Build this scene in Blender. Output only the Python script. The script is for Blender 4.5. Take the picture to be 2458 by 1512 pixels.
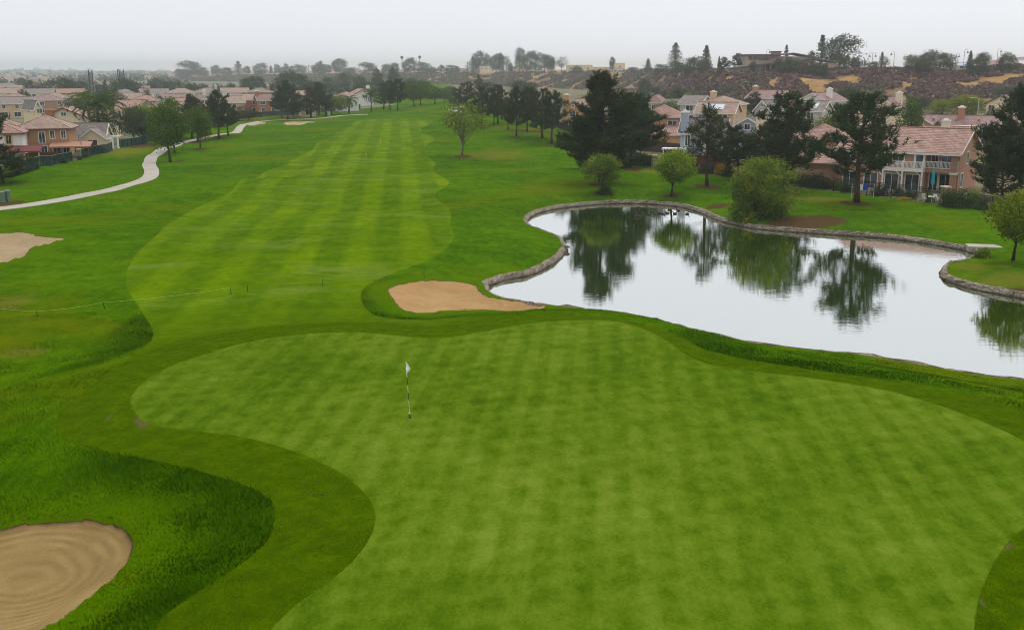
import bpy, math, random
import numpy as np
from mathutils import Vector, Matrix
R = math.radians
random.seed(7); rng = np.random.default_rng(7)
sc = bpy.context.scene
COL = sc.collection
for o in list(bpy.data.objects): bpy.data.objects.remove(o)

# ---------------------------------------------------------------- camera
F, CX, CY, CAMZ = 2500.0, 1229.0, 756.0, 16.0
PITCH = math.atan(591.0 / F)
cp, sp = math.cos(PITCH), math.sin(PITCH)
cam = bpy.data.cameras.new("camera"); camo = bpy.data.objects.new("camera", cam); COL.objects.link(camo)
camo.location = (0, 0, CAMZ); camo.rotation_euler = (math.pi / 2 - PITCH, 0, 0)
cam.sensor_fit = 'HORIZONTAL'; cam.sensor_width = 36; cam.lens = 36 * F / 2458
cam.clip_start = 0.5; cam.clip_end = 20000
sc.camera = camo

def pdir(x, y):
    a, b = (x - CX) / F, (CY - y) / F
    return np.array([a, b * sp + cp, b * cp - sp])
def px_plane(x, y, z):
    d = pdir(x, y); t = (z - CAMZ) / d[2]
    return d[0] * t, d[1] * t
def px_x(x, Y, z=0.0):                      # world X seen at column x for a point at (Y, z)
    return (x - CX) / F * (Y * cp + (CAMZ - z) * sp)
def row_z(y, Y):                            # world z seen at row y, distance Y
    b = (CY - y) / F
    return CAMZ + Y * (b * cp - sp) / (b * sp + cp)
def mpp(Y, z=0.0):                          # metres per photo pixel at distance Y
    return (Y * cp + (CAMZ - z) * sp) / F

def sm(a, b, v):
    t = np.clip((np.asarray(v, float) - a) / (b - a), 0, 1)
    return t * t * (3 - 2 * t)
def lin(c):
    return tuple(((v / 255 + .055) / 1.055) ** 2.4 if v > 10 else v / 255 / 12.92 for v in c)

# ---------------------------------------------------------------- objects
def tag(o, label=None, cat=None, group=None, kind=None):
    if label: o['label'] = label
    if cat: o['category'] = cat
    if group: o['group'] = group
    if kind: o['kind'] = kind
    return o
def empty(name, loc=(0, 0, 0), rz=0.0, label=None, cat=None, group=None):
    o = bpy.data.objects.new(name, None); COL.objects.link(o)
    o.location = loc; o.rotation_euler = (0, 0, rz)
    o.empty_display_size = .2
    return tag(o, label, cat, group)
def mesh_np(name, V, tris=None, quads=None, smooth=True):
    me = bpy.data.meshes.new(name)
    V = np.asarray(V, np.float32).reshape(-1, 3)
    parts, tot, cnt = [], [], 0
    if tris is not None and len(tris):
        t = np.asarray(tris, np.int32).reshape(-1, 3); parts.append(t.ravel()); tot.append(np.full(len(t), 3, np.int32))
    if quads is not None and len(quads):
        q = np.asarray(quads, np.int32).reshape(-1, 4); parts.append(q.ravel()); tot.append(np.full(len(q), 4, np.int32))
    loops = np.concatenate(parts); tot = np.concatenate(tot)
    me.vertices.add(len(V)); me.vertices.foreach_set('co', V.ravel())
    me.loops.add(len(loops)); me.loops.foreach_set('vertex_index', loops)
    me.polygons.add(len(tot))
    st = np.concatenate([[0], np.cumsum(tot)[:-1]]).astype(np.int32)
    me.polygons.foreach_set('loop_start', st)
    try: me.polygons.foreach_set('loop_total', tot)
    except Exception: pass
    me.polygons.foreach_set('use_smooth', np.full(len(tot), smooth, bool))
    me.update(calc_edges=True)
    return me
def obj(name, me, mat=None, parent=None, loc=None):
    o = bpy.data.objects.new(name, me); COL.objects.link(o)
    if mat is not None and len(me.materials) == 0: me.materials.append(mat)
    if parent is not None: o.parent = parent
    if loc is not None: o.location = loc
    return o
def copy_tree(o, parent=None):
    c = o.copy(); COL.objects.link(c); c.parent = parent
    for ch in o.children: copy_tree(ch, c)
    return c

class MB:
    """collects boxes, bars, tubes and polygons; build() links them as ONE mesh object"""
    def __init__(s): s.v = []; s.f = []
    def poly(s, pts):
        b = len(s.v); s.v += [tuple(p) for p in pts]; s.f.append(tuple(range(b, b + len(pts))))
    def box(s, x0, x1, y0, y1, z0, z1):
        b = len(s.v)
        s.v += [(x0, y0, z0), (x1, y0, z0), (x1, y1, z0), (x0, y1, z0), (x0, y0, z1), (x1, y0, z1), (x1, y1, z1), (x0, y1, z1)]
        for q in ((0, 3, 2, 1), (4, 5, 6, 7), (0, 1, 5, 4), (1, 2, 6, 5), (2, 3, 7, 6), (3, 0, 4, 7)): s.f.append(tuple(b + i for i in q))
    def bar(s, p, q, w, h=None, up=(0, 0, 1)):
        h = h or w; p, q = Vector(p), Vector(q); d = (q - p).normalized(); u = Vector(up)
        if abs(d.dot(u)) > .98: u = Vector((1, 0, 0))
        a = d.cross(u).normalized() * w / 2; c = a.cross(d).normalized() * h / 2
        b = len(s.v)
        for e in (p, q): s.v += [tuple(e - a - c), tuple(e + a - c), tuple(e + a + c), tuple(e - a + c)]
        for f in ((0, 1, 2, 3), (7, 6, 5, 4), (0, 4, 5, 1), (1, 5, 6, 2), (2, 6, 7, 3), (3, 7, 4, 0)): s.f.append(tuple(b + i for i in f))
    def tube(s, pts, rad, n=7, cap=True):
        pts = [Vector(p) for p in pts]; rings = []
        for i, p in enumerate(pts):
            d = (pts[min(i + 1, len(pts) - 1)] - pts[max(i - 1, 0)]).normalized()
            u = Vector((0, 0, 1)) if abs(d.z) < .9 else Vector((1, 0, 0))
            a = d.cross(u).normalized(); c = a.cross(d).normalized(); r = rad[i]
            b = len(s.v); rings.append(b)
            for k in range(n):
                t = 2 * math.pi * k / n; s.v.append(tuple(p + a * r * math.cos(t) + c * r * math.sin(t)))
        for i in range(len(rings) - 1):
            for k in range(n):
                k2 = (k + 1) % n; s.f.append((rings[i] + k, rings[i] + k2, rings[i + 1] + k2, rings[i + 1] + k))
        if cap: s.f.append(tuple(rings[-1] + k for k in range(n))); s.f.append(tuple(rings[0] + n - 1 - k for k in range(n)))
    def mesh(s, name, smooth=False):
        me = bpy.data.meshes.new(name); me.from_pydata(s.v, [], s.f)
        if smooth: me.polygons.foreach_set('use_smooth', [True] * len(me.polygons))
        me.update(); return me
    def build(s, name, mat, parent=None, smooth=False, loc=None): return obj(name, s.mesh(name, smooth), mat, parent, loc)

# ---------------------------------------------------------------- node materials
class NT:
    def __init__(s, name):
        s.m = bpy.data.materials.new(name); s.m.use_nodes = True; s.t = s.m.node_tree; s.t.nodes.clear()
        s.out = s.t.nodes.new('ShaderNodeOutputMaterial')
    def n(s, typ, ins=None, **kw):
        nd = s.t.nodes.new('ShaderNode' + typ)
        for k, v in kw.items(): setattr(nd, k, v)
        for k, v in (ins or {}).items():
            if isinstance(v, bpy.types.NodeSocket): s.t.links.new(v, nd.inputs[k])
            else: nd.inputs[k].default_value = v
        return nd
    def pos(s): return s.n('NewGeometry').outputs['Position']
    def map(s, vec, scale=(1, 1, 1), rot=(0, 0, 0), loc=(0, 0, 0)):
        return s.n('Mapping', {'Vector': vec, 'Scale': scale, 'Rotation': rot, 'Location': loc}).outputs[0]
    def noise(s, vec, scale, detail=2, rough=.5, dist=0.):
        return s.n('TexNoise', {'Vector': vec, 'Scale': scale, 'Detail': detail, 'Roughness': rough, 'Distortion': dist}).outputs['Fac']
    def ramp(s, fac, stops, interp='LINEAR'):
        nd = s.n('ValToRGB', {'Fac': fac}); cr = nd.color_ramp; cr.interpolation = interp
        while len(cr.elements) < len(stops): cr.elements.new(.5)
        for e, (p, c) in zip(cr.elements, stops):
            e.position = p; e.color = (c, c, c, 1) if isinstance(c, (int, float)) else (*c[:3], 1)
        return nd.outputs['Color']
    def mix(s, fac, a, b, mode='MIX'):
        nd = s.n('Mix', data_type='RGBA', blend_type=mode)
        for k, v in ((0, fac), (6, a), (7, b)):
            if isinstance(v, bpy.types.NodeSocket): s.t.links.new(v, nd.inputs[k])
            else: nd.inputs[k].default_value = (*v[:3], 1) if isinstance(v, (tuple, list)) else v
        return nd.outputs[2]
    def math(s, op, a, b=0.0, c=None, clamp=False):
        nd = s.n('Math', operation=op, use_clamp=clamp)
        for k, v in ((0, a), (1, b), (2, c)):
            if v is None: continue
            if isinstance(v, bpy.types.NodeSocket): s.t.links.new(v, nd.inputs[k])
            else: nd.inputs[k].default_value = v
        return nd.outputs[0]
    def sep(s, v): return s.n('SeparateXYZ', {'Vector': v}).outputs
    def attr(s, name): return s.n('Attribute', attribute_name=name).outputs['Fac']
    def bump(s, h, strength=.5, dist=.1): return s.n('Bump', {'Height': h, 'Strength': strength, 'Distance': dist}).outputs[0]
    def pbsdf(s, color, rough=.8, normal=None, spec=.3, metal=0., **kw):
        nd = s.n('BsdfPrincipled', {'Base Color': color if isinstance(color, bpy.types.NodeSocket) else (*color[:3], 1), 'Roughness': rough, 'Specular IOR Level': spec, 'Metallic': metal})
        if normal is not None: s.t.links.new(normal, nd.inputs['Normal'])
        for k, v in kw.items(): nd.inputs[k].default_value = v
        s.t.links.new(nd.outputs[0], s.out.inputs['Surface']); return nd
    def surf(s, sock): s.t.links.new(sock, s.out.inputs['Surface'])

_plain = {}
def plain(name, c, rough=.7, var=.12, scale=1.5, spec=.3, metal=0., bump=0.):
    """painted / stucco / wood surface: base colour with soft uneven weathering"""
    if name in _plain: return _plain[name]
    t = NT(name); oc = t.n('TexCoord').outputs['Object']
    a = t.noise(oc, scale, 5, .65); b = t.noise(oc, scale * 14, 3, .6)
    f = t.math('ADD', t.math('MULTIPLY', a, .65), t.math('MULTIPLY', b, .35))
    col = t.ramp(f, [(.3, tuple(v * (1 - var) for v in c)), (.7, tuple(min(1, v * (1 + var)) for v in c))])
    t.pbsdf(col, rough, t.bump(b, bump, .02) if bump else None, spec, metal)
    _plain[name] = t.m; return t.m
# ---------------------------------------------------------------- terrain
def smooth_poly(pts, n=4, closed=True):
    P = np.array(pts, float); N = len(P); out = []
    for i in range(N if closed else N - 1):
        g = (lambda k: P[k % N]) if closed else (lambda k: P[min(max(k, 0), N - 1)])
        p0, p1, p2, p3 = g(i - 1), g(i), g(i + 1), g(i + 2)
        for k in range(n):
            t = k / n
            out.append(.5 * (2 * p1 + (p2 - p0) * t + (2 * p0 - 5 * p1 + 4 * p2 - p3) * t * t + (3 * p1 - p0 - 3 * p2 + p3) * t ** 3))
    if not closed: out.append(P[-1])
    return np.array(out)
def sdf(poly, X, Y, margin=20.0):
    """signed distance, + inside, clamped to -margin far outside"""
    X = np.asarray(X, float); Y = np.asarray(Y, float); shp = X.shape; x = X.ravel(); y = Y.ravel()
    lo, hi = poly.min(0) - margin, poly.max(0) + margin
    idx = np.where((x > lo[0]) & (x < hi[0]) & (y > lo[1]) & (y < hi[1]))[0]
    out = np.full(x.shape, -margin)
    A = poly; B = np.roll(poly, -1, 0); D = B - A; L = (D ** 2).sum(1) + 1e-12
    for c in range(0, len(idx), 20000):
        ii = idx[c:c + 20000]; px, py = x[ii][:, None], y[ii][:, None]
        t = np.clip(((px - A[:, 0]) * D[:, 0] + (py - A[:, 1]) * D[:, 1]) / L, 0, 1)
        d = np.sqrt(((px - A[:, 0] - t * D[:, 0]) ** 2 + (py - A[:, 1] - t * D[:, 1]) ** 2).min(1))
        cond = (A[:, 1] > py) != (B[:, 1] > py)
        xi = A[:, 0] + (py - A[:, 1]) / np.where(np.abs(D[:, 1]) < 1e-9, 1e-9, D[:, 1]) * D[:, 0]
        ins = (cond & (px < xi)).sum(1) % 2 == 1
        out[ii] = np.maximum(np.where(ins, d, -d), -margin)
    return out.reshape(shp)
_nr = np.random.default_rng(11)
_ND = [(_nr.uniform(0, 6.28), _nr.uniform(.6, 1.7), _nr.uniform(0, 6.28)) for _ in range(40)]
def nz(X, Y, scale, seed=0, k=6):
    s = 0
    for i in range(k):
        a, f, p = _ND[(seed * 5 + i) % 40]; s = s + np.sin((X * math.cos(a) + Y * math.sin(a)) * f * 6.283 / scale + p)
    return s / k * 1.6

G_PX = [(313, 968), (322, 945), (345, 920), (385, 892), (440, 868), (510, 845), (580, 826), (660, 812), (740, 803), (830, 799), (900, 801), (960, 806),
        (1020, 811), (1060, 812), (1100, 808), (1150, 799), (1200, 790), (1260, 779), (1320, 771), (1380, 768), (1430, 767), (1480, 771), (1520, 780),
        (1560, 796), (1600, 818), (1630, 840), (1655, 856), (1700, 872), (1760, 884), (1830, 893), (1900, 902), (1980, 912), (2060, 923), (2140, 937),
        (2220, 958), (2300, 985), (2370, 1015), (2420, 1040), (2480, 1075), (2550, 1120), (2580, 1165), (2550, 1205), (2500, 1238), (2450, 1270), (2405, 1320), (2365, 1395),
        (2345, 1460), (2338, 1520), (2320, 1700), (2150, 1900), (1500, 2000), (850, 1900), (570, 1700), (600, 1570), (649, 1508), (694, 1463), (750, 1421), (825, 1369),
        (874, 1316), (900, 1260), (898, 1223), (874, 1181), (825, 1138), (750, 1099), (656, 1067), (562, 1046), (450, 1033), (356, 1018), (328, 995)]
GZ = 1.6
GREEN = smooth_poly([px_plane(x, y, GZ) for x, y in G_PX], 3)
ZW, ZB = -1.0, -0.6
P_PX = [(1263, 532, 0), (1276, 519, 0), (1302, 509, 0), (1341, 501, 0), (1385, 496, 0), (1437, 491, 0), (1503, 489, 0), (1555, 490, 0), (1602, 494, 0), (1643, 499, 0),
        (1680, 510, 0), (1703, 520, 0), (1737, 533, 0), (1776, 542, 0), (1818, 550, 0), (1926, 559, 0), (2035, 566, 0), (2143, 574, 0), (2224, 585, 0), (2279, 594, 0),
        (2319, 602, 0), (2341, 609, 0), (2330, 615, 1), (2300, 625, 1), (2276, 638, 0), (2263, 651, 0), (2263, 665, 0), (2279, 676, 0), (2319, 689, 0), (2360, 699, 0),
        (2414, 709, 0), (2452, 716, 0), (2600, 745, 0), (2850, 790, 0), (2950, 850, 0), (2800, 940, 1), (2600, 925, 1), (2458, 909, 1), (2377, 900, 1), (2284, 885, 1), (2159, 863, 1),
        (2065, 848, 1), (1971, 839, 1), (1877, 829, 1), (1799, 818, 1), (1690, 796, 1), (1607, 774, 1), (1529, 757, 1), (1451, 746, 1), (1385, 737, 1), (1315, 731, 1),
        (1241, 719, 1), (1200, 711, 1), (1176, 699, 1), (1166, 691, 0), (1171, 687, 0), (1200, 675, 0), (1242, 666, 0), (1268, 661, 0), (1307, 644, 0), (1341, 621, 0),
        (1354, 602, 0), (1358, 592, 1), (1351, 576, 1), (1341, 566, 1), (1315, 555, 1), (1289, 545, 1), (1271, 538, 1)]
POND = smooth_poly([px_plane(x, y, ZB if k else ZW) for x, y, k in P_PX], 3)

# bluff: distance of the top edge, toe and height against u = X / Y
_U = [-3, -.36, -.31, -.25, -.18, -.08, 0., .05, .1, .135, .16, .2, .26, .35, .5, .8, 3]
_RT = [2000, 1950, 1800, 1650, 1500, 1350, 1130, 1000, 900, 790, 640, 490, 475, 465, 455, 450, 450]
_ZT = [-2, -2, -1, 5, 7, 9.2, 11.2, 12., 12.8, 13.2, 13.8, 14.4, 14.9, 15.3, 15.9, 16.5, 17]
_WD = [260, 260, 240, 220, 200, 180, 150, 125, 110, 95, 85, 78, 72, 68, 64, 62, 62]
BUNK = []
def base_h(X, Y):
    u = X / np.maximum(Y, 1)
    z = -1.3 * sm(100, 200, Y) * sm(-.1, -.28, u)
    z = z + (.55 * nz(X, Y, 62, 1) + .3 * nz(X, Y, 27, 2)) * sm(62, 105, Y) * (1 - .85 * sm(300, 420, Y)) * (.35 + .65 * sm(.0, .05, np.abs(u + .06)))
    z = z + 2.6 * sm(150, 370, Y) * sm(.07, .24, u)
    z = z + 1.6 * sm(230, 330, Y) * sm(.12, .02, np.abs(u + .03)) * sm(640, 480, Y)
    rt, zt, wd = np.interp(u, _U, _RT), np.interp(u, _U, _ZT), np.interp(u, _U, _WD)
    ero = 16 * nz(X, Y, 95, 3) + 7 * nz(X, Y, 38, 4)
    s = np.clip((Y + ero * np.clip((Y - rt + wd * 1.3) / wd, 0, 1) - (rt - wd)) / wd, 0, 1)
    s = s * (1.15 - .15 * s)
    z = z * (1 - s) + zt * s
    z = z + sm(2000, 6000, Y) * 10 * sm(-.3, -.5, u)
    return z
def H0(X, Y):
    X = np.asarray(X, float); Y = np.asarray(Y, float)
    z = base_h(X, Y)
    near = Y < 170
    if np.any(near):
        xn, yn = X[near], Y[near]; zn = z[near]
        dg = sdf(GREEN, xn, yn, 14.)
        k = sm(-12, -.3, dg)
        zn = zn * (1 - k) + (GZ + .07 * nz(xn, yn, 13, 5)) * k
        dp = sdf(POND, xn, yn, 12.)
        t = sm(.2, 6.5, -dp)
        zn = ZB + (zn - ZB) * t
        z = z.copy(); z[near] = zn
    return z
def H(X, Y):
    X = np.atleast_1d(np.asarray(X, float)); Y = np.atleast_1d(np.asarray(Y, float))
    z = H0(X, Y)
    for poly, depth, lip in BUNK:
        d = sdf(poly, X, Y, 4.)
        z = z - depth * sm(0, 2.2, d) + lip * np.exp(-(d / .9) ** 2) * (d < 0) * 1.0 - .10 * sm(0, .12, d)
    return z
def hz(x, y): return float(H(np.array([x]), np.array([y]))[0])
def px_ground(x, y, fn=None, tmax=6000):
    fn = fn or H; d = pdir(x, y)
    t = np.geomspace(12, tmax, 900)
    zr = CAMZ + d[2] * t - fn(d[0] * t, d[1] * t)
    k = np.argmax(zr < 0) if np.any(zr < 0) else len(t) - 1
    t = np.linspace(t[max(k - 1, 0)], t[k], 60)
    zr = CAMZ + d[2] * t - fn(d[0] * t, d[1] * t)
    k = np.argmax(zr < 0) if np.any(zr < 0) else len(t) - 1
    return d[0] * t[k], d[1] * t[k]
def pg(x, y):
    X, Y = px_ground(x, y); return X, Y, hz(X, Y)
def gpoly(pts, n=3): return smooth_poly([px_ground(x, y, H0) for x, y in pts], n)

BA = gpoly([(929, 696), (945, 686), (979, 678), (1021, 673), (1068, 673), (1108, 677), (1140, 683), (1150, 696), (1166, 709), (1198, 716), (1240, 722), (1308, 731), (1302, 741),
            (1252, 747), (1186, 745), (1134, 743), (1094, 744), (1063, 747), (1016, 750), (976, 746), (955, 734), (942, 716)])
BBp = gpoly([(0, 1269), (94, 1254), (161, 1249), (225, 1251), (277, 1260), (307, 1279), (320, 1305), (311, 1343), (277, 1384), (225, 1429), (180, 1463), (135, 1496), (101, 1511),
             (40, 1560), (-120, 1620), (-330, 1600), (-430, 1480), (-380, 1370), (-200, 1295)])
BC = gpoly([(0, 560), (73, 560), (88, 566), (130, 569), (158, 571), (146, 577), (112, 586), (78, 594), (68, 605), (62, 613), (39, 622), (0, 631), (-80, 640), (-200, 630), (-210, 590), (-100, 566)])
BD = gpoly([(683, 296), (700, 292), (730, 291), (758, 293), (741, 297), (701, 302), (680, 300)])
BE = gpoly([(594, 300), (612, 295), (628, 293), (640, 296), (630, 299), (610, 302)])
BUNK = [(BA, .55, .06), (BBp, .6, .1), (BC, .6, .12), (BD, .5, .3), (BE, .4, .25)]

# fairway and apron outline
A_PX = [(142, 1046), (135, 1013), (148, 985), (180, 958), (227, 922), (260, 894), (312, 861), (352, 828), (366, 805), (362, 785), (345, 757), (329, 730), (308, 700), (302, 678), (303, 655),
        (318, 624), (338, 598), (370, 571), (406, 537), (450, 510), (500, 487), (545, 466), (560, 455), (566, 446), (625, 419), (690, 394), (698, 381), (725, 372), (751, 359), (755, 351),
        (775, 339), (802, 327), (806, 318), (820, 312), (849, 303), (846, 297), (863, 290), (900, 287), (950, 286), (1010, 286), (1040, 290), (1030, 300), (1012, 310), (1010, 320), (1036, 327), (1043, 337), (1025, 349),
        (1009, 362), (1011, 371), (1027, 378), (1046, 393), (1038, 408), (1050, 419), (1077, 434), (1073, 446), (1050, 460), (1043, 472), (1055, 484), (1076, 500), (1083, 520), (1081, 540),
        (1089, 563), (1085, 581), (1060, 605), (1020, 628), (960, 650), (905, 672), (876, 690), (866, 706), (869, 726), (884, 746), (912, 760), (960, 766), (1040, 768), (1100, 762), (1180, 760), (1250, 758),
        (1330, 748), (1420, 756), (1500, 768), (1580, 787), (1640, 812), (1690, 838), (1750, 853), (1850, 872), (1980, 892), (2100, 907), (2250, 934), (2400, 968), (2520, 1010), (2700, 1090),
        (2720, 1160), (2700, 1230), (2600, 1300), (2560, 1400), (2540, 1520), (2500, 1750), (2300, 2000), (1500, 2150), (700, 2000), (380, 1750), (330, 1560),
        (375, 1508), (394, 1478), (450, 1436), (525, 1388), (600, 1335), (645, 1290), (660, 1241), (652, 1208), (607, 1174), (544, 1150), (450, 1123), (337, 1099), (262, 1086), (187, 1069)]
APRON = gpoly(A_PX, 3)
# house lots beyond the fences
LF_PX = [(-60, 425), (20, 400), (44, 406), (69, 413), (93, 402), (135, 395), (174, 387), (190, 383), (225, 373), (260, 367), (270, 362), (283, 356), (307, 353), (335, 348), (375, 338), (420, 325),
         (460, 311), (510, 298), (562, 288), (590, 286), (655, 279), (720, 277), (790, 268), (865, 262)]
RF_PX = [(1336, 305), (1365, 318), (1400, 330), (1450, 352), (1500, 378), (1536, 393), (1570, 403), (1640, 409), (1670, 415), (1709, 420), (1755, 425), (1800, 432), (1850, 441), (1889, 449),
         (1924, 452), (1974, 457), (2026, 463), (2080, 470), (2138, 476), (2198, 483), (2225, 487), (2262, 491), (2321, 496), (2380, 505), (2470, 520), (2600, 545)]
LFW = np.array([px_ground(x, y) for x, y in LF_PX]); RFW = np.array([px_ground(x, y) for x, y in RF_PX])
LOTL = np.concatenate([LFW, [(LFW[-1][0] + 12, LFW[-1][1] + 35), (-95, 560), (-100, 900), (-1000, 4000), (-5000, 6500), (-5000, 150)]])
LOTR = np.concatenate([[(RFW[0][0] - 8, RFW[0][1] + 70), (8, 600)], RFW, [(900, 60), (2000, 700), (300, 900), (40, 800)]])
LOTR = np.concatenate([RFW, [(900, 60), (2000, 700), (500, 900), (45, 1100), (-60, 1100), (-45, 640), (0, 500), (18, 440), (RFW[0][0] - 6, RFW[0][1] + 30)]])

# grid that widens with distance, then cut along the zone outlines
ys = [8.0]
while ys[-1] < 7000: ys.append(ys[-1] * (1.0085 if ys[-1] < 1500 else 1.02))
ys = np.array(ys)
us = np.concatenate([[-4, -2.5, -1.6, -1.1, -.85, -.72, -.64], np.arange(-.58, .5801, .0042), [.64, .72, .85, 1.1, 1.6, 2.5, 4]])
UU, YY = np.meshgrid(us, ys); XX = UU * YY
NR, NC = XX.shape
VX, VY = XX.ravel(), YY.ravel()
VZ = H(VX, VY)
ATTR = {'gd': sdf(GREEN, VX, VY, 40.), 'bd': np.maximum.reduce([sdf(b[0], VX, VY, 8.) for b in BUNK]), 'ad': sdf(APRON, VX, VY, 30.), 'pd': sdf(POND, VX, VY, 20.)}
i = np.arange(NR - 1)[:, None] * NC + np.arange(NC - 1)[None, :]
i = i.ravel()
T = np.concatenate([np.stack([i, i + 1, i + NC + 1], 1), np.stack([i, i + NC + 1, i + NC], 1)])
class Geo:
    pass
def blob(lst):
    v = np.zeros(VX.shape)
    for x, y, rx, ry in lst:
        X0, Y0 = px_ground(x, y); _, Y1 = px_ground(x, y - ry); _, Y2 = px_ground(x, y + ry); a = rx * mpp(Y0); b = max((Y1 - Y2) / 2, .5)
        q = np.sqrt(((VX - X0) / a) ** 2 + ((VY - Y0) / b) ** 2); v = np.maximum(v, np.clip(1.5 - q, 0, 1))
    return v
ATTR['soil'] = blob([(1925, 535, 76, 15), (1985, 528, 50, 11), (2440, 702, 50, 10), (1722, 496, 30, 6), (1447, 464, 24, 5), (1440, 443, 26, 5), (1613, 470, 24, 5), (1698, 448, 30, 6), (2052, 488, 34, 6), (1885, 463, 22, 5), (408, 390, 18, 4), (476, 341, 18, 4), (1513, 405, 24, 5), (1417, 407, 26, 5), (1110, 376, 20, 4), (1326, 346, 14, 3), (345, 350, 40, 5), (1238, 329, 14, 3), (1280, 316, 60, 3), (22, 487, 36, 6), (690, 289, 14, 3), (525, 334, 12, 3), (483, 358, 14, 3), (1440, 497, 40, 3), (335, 1008, 16, 5), (345, 1020, 16, 3), (262, 1002, 7, 5), (2400, 1305, 34, 14), (2352, 1440, 8, 30)])
LR = blob([(430, 1260, 340, 200), (1950, 862, 260, 20), (930, 730, 90, 45), (340, 800, 70, 60)])
ATTR['lush'] = np.clip(1.25 + ATTR['ad'] / 3.6, 0, 1) * sm(.9, 2.0, -ATTR['bd']) * np.minimum(LR * 2, 1)
ATTR['dry'] = blob([(20, 722, 70, 16), (-20, 735, 90, 16), (300, 361, 60, 7), (385, 346, 40, 6), (1960, 478, 80, 10), (2420, 672, 80, 22), (2330, 640, 40, 12), (2410, 640, 20, 5), (600, 290, 50, 5), (1180, 372, 90, 10), (60, 845, 60, 14), (1560, 408, 60, 6), (700, 284, 60, 4), (2385, 522, 30, 6)])
geo = Geo(); geo.D = np.stack([VX, VY, VZ] + [ATTR[k] for k in ATTR], 1); geo.keys = list(ATTR)
def split(T, S):
    """S: zone value per vertex (+ inside). returns inside tris, outside tris; new vertices appended; S of them = 0"""
    global SD
    sg = S[T] > 0; c = sg.sum(1)
    ins, outs = [T[c == 3]], [T[c == 0]]
    for lone in (1, 2):
        tt = T[c == lone]; s2 = sg[c == lone] if lone == 1 else ~sg[c == lone]
        if not len(tt): continue
        k = np.argmax(s2, 1); r = np.arange(len(tt))
        a, b, cc = tt[r, k], tt[r, (k + 1) % 3], tt[r, (k + 2) % 3]
        E = np.concatenate([np.stack([a, b], 1), np.stack([a, cc], 1)]); E.sort(1)
        ue, inv = np.unique(E, axis=0, return_inverse=True); inv = inv.ravel()
        s0, s1 = S[ue[:, 0]], S[ue[:, 1]]; w = (s0 / (s0 - s1))[:, None]
        n0 = len(geo.D)
        geo.D = np.concatenate([geo.D, geo.D[ue[:, 0]] * (1 - w) + geo.D[ue[:, 1]] * w])
        for q in range(len(SDS)): SDS[q] = np.concatenate([SDS[q], SDS[q][ue[:, 0]] * (1 - w[:, 0]) + SDS[q][ue[:, 1]] * w[:, 0]])
        S = np.concatenate([S, np.zeros(len(ue))])
        m1, m2 = n0 + inv[:len(tt)], n0 + inv[len(tt):]
        A1 = np.stack([a, m1, m2], 1); Bq = np.concatenate([np.stack([m1, b, cc], 1), np.stack([m1, cc, m2], 1)])
        (ins if lone == 1 else outs).append(A1); (outs if lone == 1 else ins).append(Bq)
    return np.concatenate(ins), np.concatenate(outs)
uq = VX / VY
hill = VY - (np.interp(uq, _U, _RT) - np.interp(uq, _U, _WD) - 25) + 14 * nz(VX, VY, 60, 6)
hill = np.where(uq < -.34, -50., hill)
ZONES = [('sand_bunker', BA), ('sand_bunker', BBp), ('sand_bunker', BC), ('sand_bunker', BD), ('sand_bunker', BE), ('putting_green', GREEN)]
SDS = [sdf(p, VX, VY, 8.) for _, p in ZONES]
SDS += [np.minimum(sdf(APRON, VX, VY, 8.), ATTR['gd'] + 3.6), sdf(APRON, VX, VY, 8.), hill, sdf(LOTL, VX, VY, 30.), sdf(LOTR, VX, VY, 30.)]
SDS.insert(0, sdf(POND, VX, VY, 8.) + .22)
NAMES = ['pond_bed'] + [z[0] for z in ZONES] + ['green_fringe', 'fairway', 'hillside', 'valley_ground', 'garden_ground']
rest, PIECES = T, []
for q, nm in enumerate(NAMES):
    a, rest = split(rest, SDS[q]); PIECES.append((nm, a))
PIECES.append(('ground', rest))
def piece_obj(nm, tris, mat):
    u, inv = np.unique(tris, return_inverse=True)
    d = geo.D[u].copy()
    if nm == 'pond_bed': d[:, 2] = -2.3
    me = mesh_np(nm, d[:, :3], tris=inv.reshape(-1, 3))
    for k, key in enumerate(geo.keys):
        at = me.attributes.new(key, 'FLOAT', 'POINT'); at.data.foreach_set('value', d[:, 3 + k].astype(np.float32))
    o = obj(nm, me, mat); o['kind'] = 'structure'; return o

# ---------------------------------------------------------------- ground materials
def grass_mat(name, stops, patch=None, stripe=None, fine=5.0, bump=.4, bdist=.05, spec=.04, contrast=1.0):
    t = NT(name); P = t.pos()
    big = t.noise(P, .045, 3, .55); mid = t.noise(P, .33, 4, .6); small = t.noise(t.map(P, (1, .55, 1)), fine * .35, 4, .65); tiny = t.noise(t.map(P, (1, .6, 1)), fine * 1.8, 3, .7)
    f = t.math('ADD', t.math('ADD', t.math('MULTIPLY', big, .22), t.math('MULTIPLY', mid, .24)), t.math('ADD', t.math('MULTIPLY', small, .26), t.math('ADD', t.math('MULTIPLY', tiny, .16), t.math('MULTIPLY', t.noise(P, fine * 3.6, 2, .6), .12))))
    f = t.math('ADD', t.math('MULTIPLY', t.math('SUBTRACT', f, .5), contrast), .5)
    if stripe is not None: f = stripe(t, P, f)
    col = t.ramp(f, stops)
    if patch is not None: col = patch(t, P, col)
    h = t.math('ADD', t.math('MULTIPLY', small, .6), t.math('MULTIPLY', tiny, .5))
    t.surf(t.n('BsdfDiffuse', {'Color': col, 'Normal': t.bump(h, bump, bdist)}).outputs[0])
    return t.m
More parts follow.
